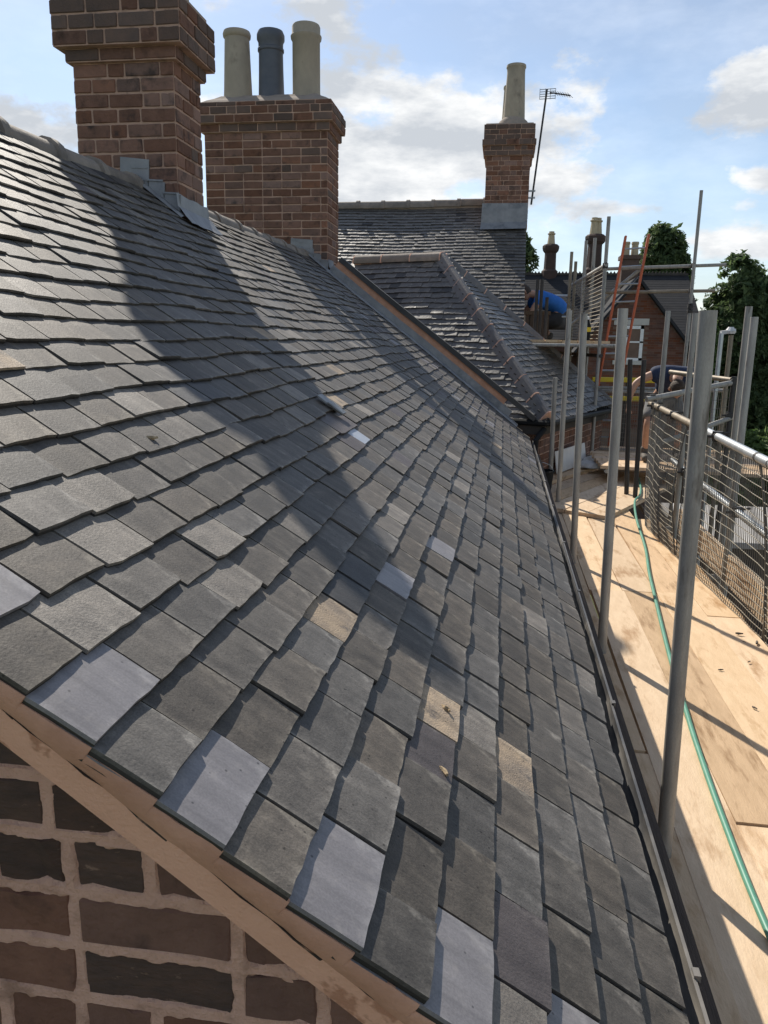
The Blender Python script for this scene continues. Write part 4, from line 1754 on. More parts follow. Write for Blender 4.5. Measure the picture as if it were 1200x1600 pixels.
BW = 0.228
sd = 0
for i, (xa, segs_) in enumerate(((0.437, ((-0.8, 3.05), (3.06, 6.9), (6.91, 8.6))), (0.665, ((-0.8, 1.6), (1.61, 5.27), (5.28, 8.4))), (0.893, ((-0.8, 2.6), (2.61, 5.29), (5.30, 8.3))),
                                 (1.121, ((-0.8, 1.2), (1.21, 5.30), (5.31, 8.1))), (1.349, ((-0.8, 0.9), (0.91, 4.86), (4.87, 7.7))))):
    for (ya, yb) in segs_:
        sd += 1
        sk = 0.004 * math.sin(sd * 1.7)
        plank(scaf, (xa, ya, ZB + 0.002 * (sd % 3)), (sk, 1, 0), yb - ya, BW, 0.038, 'plank_wood' if (sd % 4) else 'plank_worn', sd)
for i in range(4):
    sd += 1
    plank(scaf, (-3.4, 0.66 - 0.23 * i, ZB + 0.041), (1, 0, 0), 4.9, BW, 0.038, 'plank_wood', sd)
# second lift section, boards turned along the wing wall
d3 = Vector((0.457, 0.889, 0)).normalized()
w3 = Vector((d3.y, -d3.x, 0))
P3 = Vector((0.58, 9.08, ZB + 0.040))
for i in range(5):
    sd += 1
    o = P3 + w3 * (0.228 * i) - d3 * (1.12 - 0.01 * (i % 2)) + Vector((0, 0, 0.002 * (i % 3)))
    plank(scaf, o, d3, 3.3 - 0.2 * i, 0.226, 0.038, 'plank_worn' if i < 2 else 'plank_wood', sd)
for i in range(2):
    sd += 1
    o = P3 - w3 * (0.228 * (i + 1)) - d3 * 0.45 + Vector((0, 0, 0.041))
    plank(scaf, o, d3, 3.0, 0.226, 0.038, 'plank_worn', sd)
# raised boards the workman stands on and boards farther back
for i in range(6):
    sd += 1
    plank(scaf, Vector((1.25, 9.5 + 0.228 * (i + 1), -1.405)), (1, -0.12, 0), 2.4, 0.226, 0.038, 'plank_worn', sd)
for i in range(6):
    sd += 1
    plank(scaf, Vector((0.9, 11.4 + 0.23 * (i + 1), -1.56)), (1, -0.05, 0), 2.9, 0.226, 0.038, 'plank_worn' if i % 2 else 'plank_grey', sd)
b = MB()
for y in (0.4, 2.3, 4.2, 6.0, 7.6):
    b.tube([(0.40, y, ZB - 0.068), (1.8, y, ZB - 0.068)], R_T, 10)
b.tube([(0.60, -0.8, ZB - 0.12), (0.60, 9, ZB - 0.12)], R_T, 10)
b.tube([(1.62, -0.8, ZB - 0.12), (1.62, 9, ZB - 0.12)], R_T, 10)
b.tube([(1.3, 9.5, -1.47), (1.3, 11.1, -1.47)], R_T, 10)
b.tube([(3.5, 9.4, -1.47), (3.5, 11.1, -1.47)], R_T, 10)
b.build('ledger', 'galvanised', scaf)
b = MB()      # timber on edge beside the gutter
b.obox((0.398, -0.8, -1.640), (0.006, 9.4, 0), (0.040, 0, 0), (0, 0, 0.47))
b.build('edge_board', 'edge_timber', scaf)
b = MB()
b.obox((1.60, -0.8, ZB + 0.0), (0.06, 4.6, 0), (0.035, 0, 0), (0, 0, 0.215))
b.obox((1.655, 3.81, ZB + 0.0), (0.0, 3.4, 0), (0.035, 0, 0), (0, 0, 0.215))
b.build('toe_board', 'plank_wood', scaf)

# wire brick guards -------------------------------------------------


def guard(label, P, Q, n_h, n_v, hz, bulge=0.05, m='mesh_wire', rw=0.0030, rv=0.0027, end_wave=None, group='wire brick guards on the scaffold', dense_from=0.66, rim=True):
    """P(s): top edge point, Q(s): bottom edge point; ruled panel of welded wire"""
    t_ = thing('brick_guard', label, 'brick guard', group)

    def pt(s, t):
        a, c = P(s), Q(s)
        p = a.lerp(c, t)
        nrm = Vector((1, -0.15, 0))
        return p + nrm * (bulge * math.sin(PI * t) * (0.6 + 0.4 * math.sin(s * 5)) + 0.004 * math.sin(s * 23 + t * 9))
    ts = hz
    for t in ts:
        b = MB()
        b.tube([pt(i / 10, t) for i in range(11)], rw, 5)
        b.build('cross_wire', m, t_)
    b = MB()
    for i in range(n_v + 1):
        s = i / n_v
        r_ = rv * (2.2 if (rim and i in (0, n_v)) else 1)
        b.tube([pt(s, k / 8) for k in range(9)], r_, 4, caps=False)
    o = b.build('upright_wires', m if m != 'mesh_wire' else 'wire_pale', t_)
    o['kind'] = 'stuff'
    return t_


def lin(a, c):
    a, c = Vector(a), Vector(c)
    return lambda s: a.lerp(c, s)


HZ = [0.068 * i for i in range(11)] + [0.72, 0.76, 0.80, 0.84, 0.88, 0.92, 0.96, 1.0]
guard('wire mesh brick guard nearest the camera under the bright galvanised rail', lin((1.385, 2.1, -0.65), (1.468, 4.56, -0.64)), lin((1.545, 2.1, ZB + 0.01), (1.560, 4.45, ZB + 0.01)), 15, 60, HZ)
guard('wire mesh brick guard behind the thick scaffold tube, in the middle of the row', lin((1.470, 4.60, -0.64), (1.535, 6.70, -0.63)), lin((1.562, 4.50, ZB + 0.01), (1.45, 6.30, ZB + 0.01)), 15, 53, HZ)
guard('buckled wire mesh brick guard curling round the corner by the stooping workman', lin((1.536, 6.72, -0.63), (1.598, 8.6, -0.62)), lin((1.448, 6.32, ZB + 0.01), (1.395, 7.35, ZB + 0.01)), 15, 50, HZ, bulge=-0.09)
guard('dark wire mesh guard along the side rails right of the stooping workman', lin((1.52, 8.14, -0.55), (2.36, 8.5, -0.40)), lin((1.55, 8.2, -1.5), (2.38, 8.52, -1.4)), 10, 34, [i / 11 for i in range(12)], bulge=0.0, m='mesh_wire_dark', rw=0.0022)
guard('dark wire mesh guard across the end of the walkway behind the workman', lin((1.15, 12.3, -0.66), (2.9, 11.8, -0.62)), lin((1.15, 12.3, -1.62), (2.9, 11.8, -1.62)), 10, 60, [i / 14 for i in range(15)], bulge=0.0, m='mesh_wire_dark', rw=0.003)

# hose on the boards
hs = thing('garden_hose', 'green hose snaking along the timber walkway', 'hose')
pts = [(1.75, 9.9, -1.60), (1.64, 9.1, -1.585), (1.55, 8.62, -1.585), (1.44, 8.25, -1.585), (1.33, 7.45, -1.60), (1.25, 6.5, -1.633), (1.15, 5.75, -1.633), (1.085, 5.18, -1.633), (1.01, 4.5, -1.633),
       (0.955, 3.97, -1.633), (0.915, 3.5, -1.633), (0.885, 3.15, -1.633), (0.85, 2.6, -1.633), (0.83, 2.06, -1.633), (0.84, 1.4, -1.633), (0.90, 0.6, -1.633)]


def cr_spline(P, n=6):
    P = [Vector(p) for p in P]
    out = []
    for i in range(len(P) - 1):
        p0, p1, p2, p3 = P[max(i - 1, 0)], P[i], P[i + 1], P[min(i + 2, len(P) - 1)]
        for k in range(n):
            t = k / n
            out.append(0.5 * ((2 * p1) + (p2 - p0) * t + (2 * p0 - 5 * p1 + 4 * p2 - p3) * t * t + (3 * p1 - p0 - 3 * p2 + p3) * t ** 3))
    out.append(P[-1])
    return out


b = MB()
b.tube(cr_spline(pts), 0.0115, 12)
b.build('pipe', 'green_hose', hs, smooth=True)

# things lying about
b = MB()
wb = [Vector((0.66, 9.70, -1.55)), Vector((1.12, 10.75, -1.55))]
b.obox(wb[0] + w3 * 0.08, (wb[1] - wb[0]), -w3 * 0.012, Vector((-0.04, 0.02, 0.27)))
tag(b.build('white_board', 'white_board'), 'small white sheet leaning against the foot of the brick wing wall', 'board')
b = MB()
rnd = random.Random(3)


def lump(b, c, sx, sy, sz, seed, nu=12, nv=7):
    V = []
    F = []
    for j in range(nv + 1):
        th = PI * j / nv
        for i in range(nu):
            ph = 2 * PI * i / nu
            q = Vector((math.sin(th) * math.cos(ph), math.sin(th) * math.sin(ph), math.cos(th)))
            k = 1 + 0.35 * mnoise.noise(q * 1.8 + Vector((seed, 0, 0)))
            V.append((c[0] + q.x * sx * k, c[1] + q.y * sy * k, c[2] + max(q.z, -0.5) * sz * k))
    for j in range(nv):
        for i in range(nu):
            i2 = (i + 1) % nu
            F.append((j * nu + i, (j + 1) * nu + i, (j + 1) * nu + i2, j * nu + i2))
    b.add(V, F)


lump(b, (1.42, 10.55, -1.50), 0.30, 0.22, 0.09, 2.0)
lump(b, (1.18, 10.25, -1.52), 0.16, 0.12, 0.06, 5.0)
tag(b.build('plastic_sheet', 'white_sack', smooth=True), 'crumpled white plastic sheeting lying on the boards by the wing', 'plastic sheet')
b = MB()
bc = Vector((0.50, 8.75, ZB))
b.lathe(bc, [(0.10, 0), (0.125, 0.26), (0.135, 0.265), (0.135, 0.28), (0.118, 0.28), (0.10, 0.03), (0.0, 0.03)], 20, caps=False)
bk = thing('bucket', 'black plastic bucket between the gutter end and the brick wing', 'bucket')
b.build('body', 'black_plastic', bk, smooth=True)
b = MB()
b.tube([bc + Vector((-0.13, 0, 0.26)), bc + Vector((-0.08, 0.0, 0.34)), bc + Vector((0.0, 0, 0.37)), bc + Vector((0.08, 0, 0.34)), bc + Vector((0.13, 0, 0.26))], 0.004, 6)
b.build('handle', 'alloy', bk)


def bit(name, label, cat, p, L_, m, ang, seed, parent=None, group=None):
    """a shard of bark, twig or stone"""
    b = MB()
    rnd = random.Random(seed)
    p = Vector(p)
    d = Vector((math.cos(ang), math.sin(ang), 0))
    pts_ = []
    rs = []
    for i in range(6):
        f = i / 5
        pts_.append(p + d * (L_ * (f - 0.5)) + Vector((rnd.uniform(-1, 1), rnd.uniform(-1, 1), rnd.uniform(0, 0.6))) * L_ * 0.07)
        rs.append(L_ * (0.06 + 0.10 * math.sin(PI * min(max(f, 0.08), 0.92))) * rnd.uniform(0.8, 1.2))
    b.tube(pts_, rs, 6)
    return tag(b.build(name, m), label, cat, group)


def on_roof(x, v, h=0.045):
    p, ex, ey, ez = main_frame(ru(x), v)
    return p + ez * h


bit('wood_chip', 'pale wood chip lying on the left part of the tiles', 'wood chip', on_roof(-0.80, 1.66, 0.022), 0.034, 'debris_bark', 0.5, 1)
bit('twig', 'curled scrap of bark near the middle of the tiled slope', 'twig', on_roof(-0.098, 1.475, 0.022), 0.034, 'debris_bark', -0.7, 2)
bit('twig', 'thin forked twig on the lower tiles, below the scrap of bark', 'twig', on_roof(-0.085, 1.245, 0.021), 0.034, 'debris_bark', -1.0, 3)
for i, (x, y, l, lab) in enumerate(((1.45, 4.55, 0.045, 'largest dark stone at the foot of the nearest brick guard'), (1.51, 4.42, 0.05, 'flat dark stone touching the nearest brick guard'),
                                    (1.44, 4.42, 0.018, 'tiny stone between the two larger ones by the brick guard'), (1.38, 4.12, 0.025, 'reddish brick crumb on the outer plank'),
                                    (1.24, 3.55, 0.03, 'curled dead leaf lying at a plank joint'), (1.20, 3.98, 0.028, 'dark leaf on the sunlit plank beside the thick tube'))):
    bit('stone' if i < 4 else 'dead_leaf', lab, 'stone' if i < 4 else 'leaf', (x, y, ZB + 0.012), l, 'stone_bit', i * 1.3, 20 + i, group='litter on the planks')

# ================================================================== UPPER SCAFFOLD, LADDER
up = thing('scaffold', 'farther scaffold with a raised platform, beside the gable end of the cross house', 'scaffold')
ZP = 0.08
for i in range(5):
    plank(up, (0.36 + 0.228 * i, 11.6, ZP + 0.002 * (i % 2)), (0.02, 1, 0), 5.6, 0.226, 0.038, 'plank_wood' if i % 3 else 'plank_worn', 70 + i)
for (x, y, zb, zt, m) in ((2.81, 12.84, G, 2.30, 'galvanised'), (1.335, 11.45, G, 1.73, 'galvanised'), (1.02, 13.4, G, 1.49, 'rusty_tube'), (1.11, 13.6, G, 1.36, 'rusty_tube'), (1.19, 12.9, G, 1.60, 'galvanised'),
                          (1.29, 12.6, G, 1.60, 'galvanised'), (0.47, 12.6, -1.5, 1.0, 'dark_steel'), (0.54, 12.6, -1.5, 1.0, 'dark_steel'), (0.62, 12.4, -1.5, 0.72, 'dark_steel'), (0.95, 12.3, G, 0.55, 'galvanised')):
    tube_part(up, [(x, y, zb), (x, y, zt)], 'standard', m)
tube_part(up, [(1.35, 12.95, 1.177), (3.30, 12.95, 1.25)], 'guard_rail', 'galvanised')
tube_part(up, [(1.35, 12.97, 0.828), (3.175, 12.97, 0.867)], 'guard_rail', 'rusty_tube')
tube_part(up, [(1.34, 11.4, 1.10), (1.07, 14.1, 1.00)], 'guard_rail', 'galvanised')
tube_part(up, [(0.40, 14.3, 0.86), (1.1, 14.3, 0.86)], 'guard_rail', 'galvanised_bright', 0.018)
tube_part(up, [(0.40, 14.3, 0.50), (1.1, 14.3, 0.50)], 'guard_rail', 'galvanised_bright', 0.018)
tube_part(up, [(1.07, 13.28, 0.34), (2.08, 12.95, 1.216)], 'brace', 'galvanised')
tube_part(up, [(0.4, 11.55, ZP - 0.07), (1.6, 11.5, ZP - 0.07)], 'ledger', 'galvanised')
tube_part(up, [(1.5, 12.95, -0.70), (2.9, 12.9, -0.70)], 'ledger', 'galvanised')
tube_part(up, [(1.36, 11.4, -0.13), (1.0, 16.8, -0.13)], 'ledger', 'dark_steel')
for p in ((2.81, 12.90, 1.23), (2.81, 12.90, 0.857), (2.81, 12.84, 0.63), (2.81, 12.84, 0.56), (1.335, 11.45, 1.09)):
    coupler(up, p, (1, 0, 0))
guard('wire mesh guard along the raised platform beside the man in blue', lin((1.315, 11.55, 1.06), (1.075, 13.95, 0.97)), lin((1.315, 11.55, ZP + 0.03), (1.075, 13.95, ZP + 0.03)), 12, 30,
      [i / 17 for i in range(18)], bulge=0.02, rw=0.006, rv=0.0018)

lad = thing('ladder', 'orange painted ladder with metal rungs tied to the far scaffold rails', 'ladder')
L0a, L0b = Vector((1.405, 12.72, -1.56)), Vector((1.737, 12.72, -1.56))
L1a, L1b = Vector((1.762, 12.80, 1.655)), Vector((2.10, 12.80, 1.678))
for a, z in ((L0a, L1a), (L0b, L1b)):
    b = MB()
    b.bar(a, z, 0.034, 0.075, up=(0, 1, 0))
    b.build('stile', 'orange_paint', lad, bevel=0.008)
for i in range(12):
    f = (i + 0.55) / 12.3
    b = MB()
    b.tube([L0a.lerp(L1a, f), L0b.lerp(L1b, f)], 0.014, 8)
    b.build('rung', 'alloy', lad)

# boxes and tub on the raised platform
cr = thing('timber_crate', 'dark slatted timber crate at the left end of the raised platform', 'crate')
b = MB()
b.box(0.32, 0.70, 13.0, 13.5, ZP + 0.002, ZP + 0.40)
b.build('body', 'dark_wall', cr)
for i in range(5):
    b = MB()
    b.box(0.325 + i * 0.078, 0.385 + i * 0.078, 12.975, 12.998, ZP + 0.002, ZP + 0.44)
    b.build('slat', 'edge_timber', cr)
b = MB()
b.box(0.30, 0.72, 12.96, 13.0, ZP + 0.40, ZP + 0.46)
b.build('rail', 'old_timber', cr)
tb = thing('paint_tub', 'small dark tub with a yellow band standing on the platform edge beside the orange ladder', 'tub')
b = MB()
b.lathe((1.19, 11.9, ZP + 0.006), [(0.055, 0), (0.06, 0.12), (0.06, 0.20), (0.035, 0.26), (0.03, 0.30)], 14)
b.build('body', 'black_plastic', tb, smooth=True)
b = MB()
b.lathe((1.19, 11.9, ZP + 0.126), [(0.062, 0), (0.062, 0.065)], 14, caps=False)
b.build('label_band', 'yellow_plastic', tb)
b = MB()
b.lathe((1.19, 11.9, ZP + 0.30), [(0.032, 0), (0.028, 0.04), (0.01, 0.05)], 10)
b.build('lid', 'white_paint', tb)
yb = thing('safety_barrier', 'bright yellow plastic barrier seen through the mesh behind the walkway', 'barrier')
for i in range(3):
    b = MB()
    b.box(1.55, 2.75, 14.0, 14.05, -0.60 - i * 0.16, -0.52 - i * 0.16)
    b.build('slat', 'yellow_plastic', yb, bevel=0.01)
b = MB()
for x in (1.6, 2.15, 2.7):
    b.box(x - 0.03, x + 0.03, 14.051, 14.09, G, -0.5)
b.build('post', 'dark_wall', yb)

# ================================================================== PEOPLE


def skin_obj(name, nodes, edges, m, parent, sub=2, root=0):
    me = bpy.data.meshes.new(name)
    me.from_pydata([n[:3] for n in nodes], edges, [])
    me.materials.append(MATS[m])
    o = bpy.data.objects.new(name, me)
    link(o, parent)
    md = o.modifiers.new('skin', 'SKIN')
    md.use_smooth_shade = True
    sv = me.skin_vertices
    if not sv:
        me.attributes.new('x', 'FLOAT', 'POINT')
    lay = me.skin_vertices[0] if len(me.skin_vertices) else None
    if lay is None:
        bm = bmesh.new()
        bm.from_mesh(me)
        bm.verts.layers.skin.verify()
        bm.to_mesh(me)
        bm.free()
        lay = me.skin_vertices[0]
    for i, n in enumerate(nodes):
        r = n[3]
        lay.data[i].radius = (r, n[4] if len(n) > 4 else r)
    lay.data[root].use_root = True
    ss = o.modifiers.new('sub', 'SUBSURF')
    ss.levels = sub
    ss.render_levels = sub
    return o


def chain(nodes, edges, start, pts):
    i0 = start
    for p in pts:
        nodes.append(p)
        edges.append((i0, len(nodes) - 1))
        i0 = len(nodes) - 1
    return i0


def hand(nodes, edges, wrist, w, d, side, s=1.0):
    """palm, four unequal bent fingers and a thumb; d forward, side to the thumb"""
    w, d, side = Vector(w), Vector(d).normalized(), Vector(side).normalized()
    dn = d.cross(side).normalized()
    palm = w + d * 0.06 * s
    ip = chain(nodes, edges, wrist, [(*palm, 0.034 * s, 0.018 * s)])
    for k, (off, ln) in enumerate(((0.030, 0.075), (0.010, 0.085), (-0.010, 0.078), (-0.029, 0.060))):
        b0 = palm + d * 0.035 * s + side * off * s
        chain(nodes, edges, ip, [(*b0, 0.010 * s), (*(b0 + d * ln * 0.55 * s - dn * 0.012 * s), 0.009 * s), (*(b0 + d * ln * 0.85 * s - dn * 0.035 * s), 0.008 * s)])
    t0 = palm + side * 0.036 * s - d * 0.01 * s
    chain(nodes, edges, ip, [(*t0, 0.011 * s), (*(t0 + side * 0.025 * s + d * 0.03 * s - dn * 0.01 * s), 0.010 * s), (*(t0 + side * 0.028 * s + d * 0.055 * s - dn * 0.02 * s), 0.008 * s)])


def head(parent, c, fwd, upv, m='skin', hair='brown_hair', s=1.0):
    """ellipsoid skull with nose, brow, jaw, ears; returns (face, hair)"""
    c, f, u = Vector(c), Vector(fwd).normalized(), Vector(upv)
    u = (u - f * u.dot(f)).normalized()
    r = f.cross(u)
    V = []
    F = []
    nu, nv = 20, 14
    for j in range(nv + 1):
        th = PI * j / nv
        for i in range(nu):
            ph = 2 * PI * i / nu
            x, y, z = math.sin(th) * math.sin(ph), math.sin(th) * math.cos(ph), math.cos(th)
            wx, wy, wz = 0.076, 0.098, 0.118
            if z < 0:
                wx *= 1 + 0.28 * z
                wy *= 1 + 0.10 * z
            p = Vector((x * wx, y * wy, z * wz))
            if y > 0.75 and -0.35 < z < 0.12:
                p.y += 0.020 * math.exp(-(x / 0.16) ** 2) * (1 - abs(z + 0.15) * 2)     # nose
            if y > 0.6 and abs(abs(x) - 0.36) < 0.18 and -0.02 < z < 0.22:
                p.y -= 0.008                                                             # eye sockets
            if y > 0.7 and -0.56 < z < -0.46 and abs(x) < 0.35:
                p.y -= 0.005                                                             # mouth
            V.append(c + (r * p.x + f * p.y + u * p.z) * s)
    for j in range(nv):
        for i in range(nu):
            i2 = (i + 1) % nu
            F.append((j * nu + i, (j + 1) * nu + i, (j + 1) * nu + i2, j * nu + i2))
    b = MB()
    b.add(V, F)
    for sd_ in (-1, 1):
        e = c + (r * 0.078 * sd_ + u * 0.0 - f * 0.005) * s
        b.tube([e - u * 0.030 * s, e + r * sd_ * 0.012 * s, e + u * 0.030 * s], [0.010 * s, 0.017 * s, 0.012 * s], 6)
    b.build('head', m, parent, smooth=True)
    b = MB()
    V = []
    F = []
    nv2 = 8
    for j in range(nv2 + 1):
        th = PI * 0.62 * j / nv2
        for i in range(nu):
            ph = 2 * PI * i / nu
            lim = th * (0.62 if math.cos(ph) > 0.3 else 1.0)
            x, y, z = math.sin(lim) * math.sin(ph), math.sin(lim) * math.cos(ph), math.cos(lim)
            k = 1.10 + 0.05 * mnoise.noise(Vector((x, y, z)) * 9)
            V.append(c + (r * x * 0.080 * k + f * (y * 0.100 * k - 0.006) + u * z * 0.120 * k) * s)
    for j in range(nv2):
        for i in range(nu):
            i2 = (i + 1) % nu
            F.append((j * nu + i, (j + 1) * nu + i, (j + 1) * nu + i2, j * nu + i2))
    b.add(V, F)
    b.build('hair', hair, parent, smooth=True)


# the stooping workman
p1 = thing('person', 'stooping workman in navy T-shirt and grey shorts reaching down behind the mesh guard', 'person')
N_ = [(2.02, 10.22, -0.56, 0.115, 0.10)]
E_ = []
ch_ = chain(N_, E_, 0, [(2.05, 10.08, -0.42, 0.11, 0.09), (2.05, 9.88, -0.34, 0.115, 0.085), (2.04, 9.72, -0.33, 0.09, 0.07)])
nk = chain(N_, E_, ch_, [(2.03, 9.62, -0.37, 0.06), (2.03, 9.58, -0.42, 0.055)])
sh = chain(N_, E_, ch_ - 1, [(1.87, 9.80, -0.31, 0.075), (1.76, 9.80, -0.33, 0.058), (1.60, 9.78, -0.42, 0.045), (1.545, 9.76, -0.55, 0.040), (1.53, 9.74, -0.68, 0.028)])
hand(N_, E_, sh, (1.53, 9.74, -0.68), (-0.05, -0.1, -1), (0.3, -1, 0), 1.0)
s2 = chain(N_, E_, ch_ - 1, [(2.24, 9.80, -0.33, 0.075), (2.34, 9.78, -0.42, 0.058), (2.36, 9.70, -0.60, 0.045), (2.30, 9.62, -0.74, 0.040), (2.24, 9.56, -0.84, 0.028)])
hand(N_, E_, s2, (2.24, 9.56, -0.84), (-0.3, -0.3, -1), (-0.4, -1, 0), 1.0)
l1 = chain(N_, E_, 0, [(1.92, 10.20, -0.64, 0.085), (1.85, 10.02, -0.82, 0.068), (1.82, 9.95, -0.92, 0.060), (1.83, 10.02, -1.07, 0.062), (1.83, 10.08, -1.24, 0.042), (1.82, 10.08, -1.35, 0.042), (1.80, 9.93, -1.365, 0.040)])
l2 = chain(N_, E_, 0, [(2.14, 10.24, -0.64, 0.085), (2.20, 10.10, -0.82, 0.068), (2.23, 10.05, -0.92, 0.060), (2.24, 10.14, -1.07, 0.062), (2.24, 10.20, -1.24, 0.042), (2.24, 10.20, -1.35, 0.042), (2.25, 10.05, -1.365, 0.040)])
skin_obj('body', N_, E_, 'skin', p1)
head(p1, (2.03, 9.53, -0.475), (0.0, -0.55, -0.85), (0, -0.85, 0.5))
T_ = [(2.02, 10.20, -0.53, 0.165, 0.15)]
TE = []
c_ = chain(T_, TE, 0, [(2.05, 10.08, -0.42, 0.180, 0.155), (2.05, 9.88, -0.325, 0.20, 0.16), (2.04, 9.70, -0.315, 0.15, 0.12)])
chain(T_, TE, c_ - 1, [(1.87, 9.80, -0.305, 0.12), (1.75, 9.80, -0.33, 0.10)])
chain(T_, TE, c_ - 1, [(2.24, 9.80, -0.325, 0.12), (2.345, 9.78, -0.42, 0.10)])
skin_obj('t_shirt', T_, TE, 'navy_cloth', p1)
T_ = [(2.02, 10.24, -0.58, 0.16, 0.14)]
TE = []
chain(T_, TE, 0, [(1.92, 10.20, -0.66, 0.125), (1.85, 10.02, -0.82, 0.105), (1.83, 9.98, -0.88, 0.098)])
chain(T_, TE, 0, [(2.14, 10.24, -0.66, 0.125), (2.20, 10.10, -0.82, 0.105), (2.22, 10.06, -0.88, 0.098)])
skin_obj('shorts', T_, TE, 'grey_cloth', p1)
for (x, y) in ((1.825, 10.08), (2.24, 10.20)):
    T_ = [(x, y + 0.01, -1.21, 0.056)]
    TE = []
    chain(T_, TE, 0, [(x, y, -1.335, 0.056), (x - 0.01, y - 0.14, -1.355, 0.050), (x - 0.015, y - 0.20, -1.36, 0.040)])
    skin_obj('boot', T_, TE, 'boot_leather', p1)

# the man in blue on the raised platform
p2 = thing('person', 'man in a bright blue T-shirt crouching on the raised platform by the gable', 'person')
N_ = [(0.80, 14.5, 0.42, 0.115, 0.10)]
E_ = []
c_ = chain(N_, E_, 0, [(0.76, 14.4, 0.58, 0.11, 0.09), (0.64, 14.3, 0.71, 0.115, 0.085), (0.50, 14.25, 0.75, 0.09, 0.07)])
nk = chain(N_, E_, c_, [(0.40, 14.2, 0.75, 0.06), (0.34, 14.18, 0.74, 0.055)])
a1 = chain(N_, E_, c_ - 1, [(0.56, 14.10, 0.68, 0.07), (0.46, 14.02, 0.56, 0.052), (0.38, 14.0, 0.42, 0.042), (0.32, 13.96, 0.36, 0.028)])
hand(N_, E_, a1, (0.32, 13.96, 0.36), (-0.6, -0.1, -0.8), (0, -1, 0), 1.0)
a2 = chain(N_, E_, c_ - 1, [(0.50, 14.45, 0.68, 0.07), (0.38, 14.5, 0.56, 0.052), (0.30, 14.45, 0.44, 0.042), (0.24, 14.4, 0.38, 0.028)])
hand(N_, E_, a2, (0.24, 14.4, 0.38), (-0.7, -0.1, -0.7), (0, -1, 0), 1.0)
chain(N_, E_, 0, [(0.76, 14.35, 0.40, 0.085), (0.58, 14.25, 0.38, 0.068), (0.50, 14.2, 0.36, 0.062), (0.56, 14.22, 0.24, 0.055), (0.62, 14.25, 0.155, 0.042), (0.50, 14.22, 0.13, 0.040)])
chain(N_, E_, 0, [(0.80, 14.62, 0.40, 0.085), (0.66, 14.62, 0.36, 0.068), (0.58, 14.6, 0.32, 0.062), (0.66, 14.6, 0.22, 0.055), (0.74, 14.6, 0.155, 0.042), (0.62, 14.6, 0.13, 0.040)])
skin_obj('body', N_, E_, 'skin', p2)
head(p2, (0.29, 14.17, 0.76), (-0.75, -0.2, -0.6), (-0.5, 0, 0.85))
T_ = [(0.83, 14.48, 0.47, 0.165, 0.15)]
TE = []
c_ = chain(T_, TE, 0, [(0.80, 14.42, 0.61, 0.175, 0.15), (0.66, 14.3, 0.73, 0.205, 0.165), (0.48, 14.24, 0.72, 0.15, 0.12)])
chain(T_, TE, c_ - 1, [(0.56, 14.10, 0.68, 0.12), (0.46, 14.02, 0.56, 0.10)])
chain(T_, TE, c_ - 1, [(0.50, 14.45, 0.68, 0.12), (0.38, 14.5, 0.56, 0.10)])
skin_obj('t_shirt', T_, TE, 'blue_cloth', p2)
T_ = [(0.81, 14.5, 0.41, 0.16, 0.145)]
TE = []
chain(T_, TE, 0, [(0.76, 14.35, 0.40, 0.12), (0.57, 14.25, 0.375, 0.10)])
chain(T_, TE, 0, [(0.80, 14.62, 0.40, 0.12), (0.65, 14.62, 0.355, 0.10)])
skin_obj('shorts', T_, TE, 'dark_cloth', p2)
for (x, y) in ((0.62, 14.25), (0.74, 14.6)):
    T_ = [(x, y, 0.22, 0.055)]
    TE = []
    chain(T_, TE, 0, [(x, y, 0.14, 0.055), (x - 0.13, y - 0.01, 0.128, 0.045), (x - 0.19, y - 0.01, 0.124, 0.036)])
    skin_obj('boot', T_, TE, 'boot_leather', p2)

p2.scale = (1.2, 1.2, 1.2)
p2.location = (0.75 * -0.2 + 0.10, 14.4 * -0.2, 0.10 * -0.2)

# ================================================================== FAR HOUSES
fh = thing('brick_cottage', 'red brick cottage with a steep dark gable and a white sash window', 'house')
YF = 26.0
AX, AZ = 4.05, 2.15
XL, XR = 2.55, 5.65
ZEV = 0.25
b = MB()
b.add([(XL, YF, G), (XR, YF, G), (XR, YF, ZEV + 0.1), (AX, YF, AZ - 0.12), (XL, YF, ZEV + 0.1), (XR, YF + 7, G), (XR, YF + 7, ZEV)],
      [(0, 1, 2, 3, 4), (1, 5, 6, 2)])
b.build('wall', 'far_mortar', fh)
bw = bpy.data.objects.new('gable_bricks', None)
b = MB()
rnd = random.Random(77)
z = -2.6
row = 0
WX0, WX1, WZ0, WZ1 = 3.55, 4.36, -0.42, 0.76
while z < AZ:
    x = XL + (0.11 if row % 2 else 0)
    while x < XR:
        w = 0.218
        zz = z + 0.0375
        lim = ZEV + (AZ - ZEV) * (1 - abs((x + w / 2) - AX) / ((XR - AX) if x > AX else (AX - XL)))
        inw = (x + w > WX0 and x < WX1 and z + 0.075 > WZ0 and z < WZ1)
        if zz < lim - 0.12 and not inw:
            b.box(x, min(x + w - 0.012, XR), YF - 0.012, YF + 0.02, z, z + 0.063)
        x += w
    z += 0.075
    row += 1
o = b.build('brick', 'far_brick', fh)
o['kind'] = 'stuff'
b = MB()
y0 = YF - 0.28
ov = 0.12
sl_r = (AZ - ZEV) / (XR - AX)
sl_l = (AZ - ZEV) / (AX - XL)
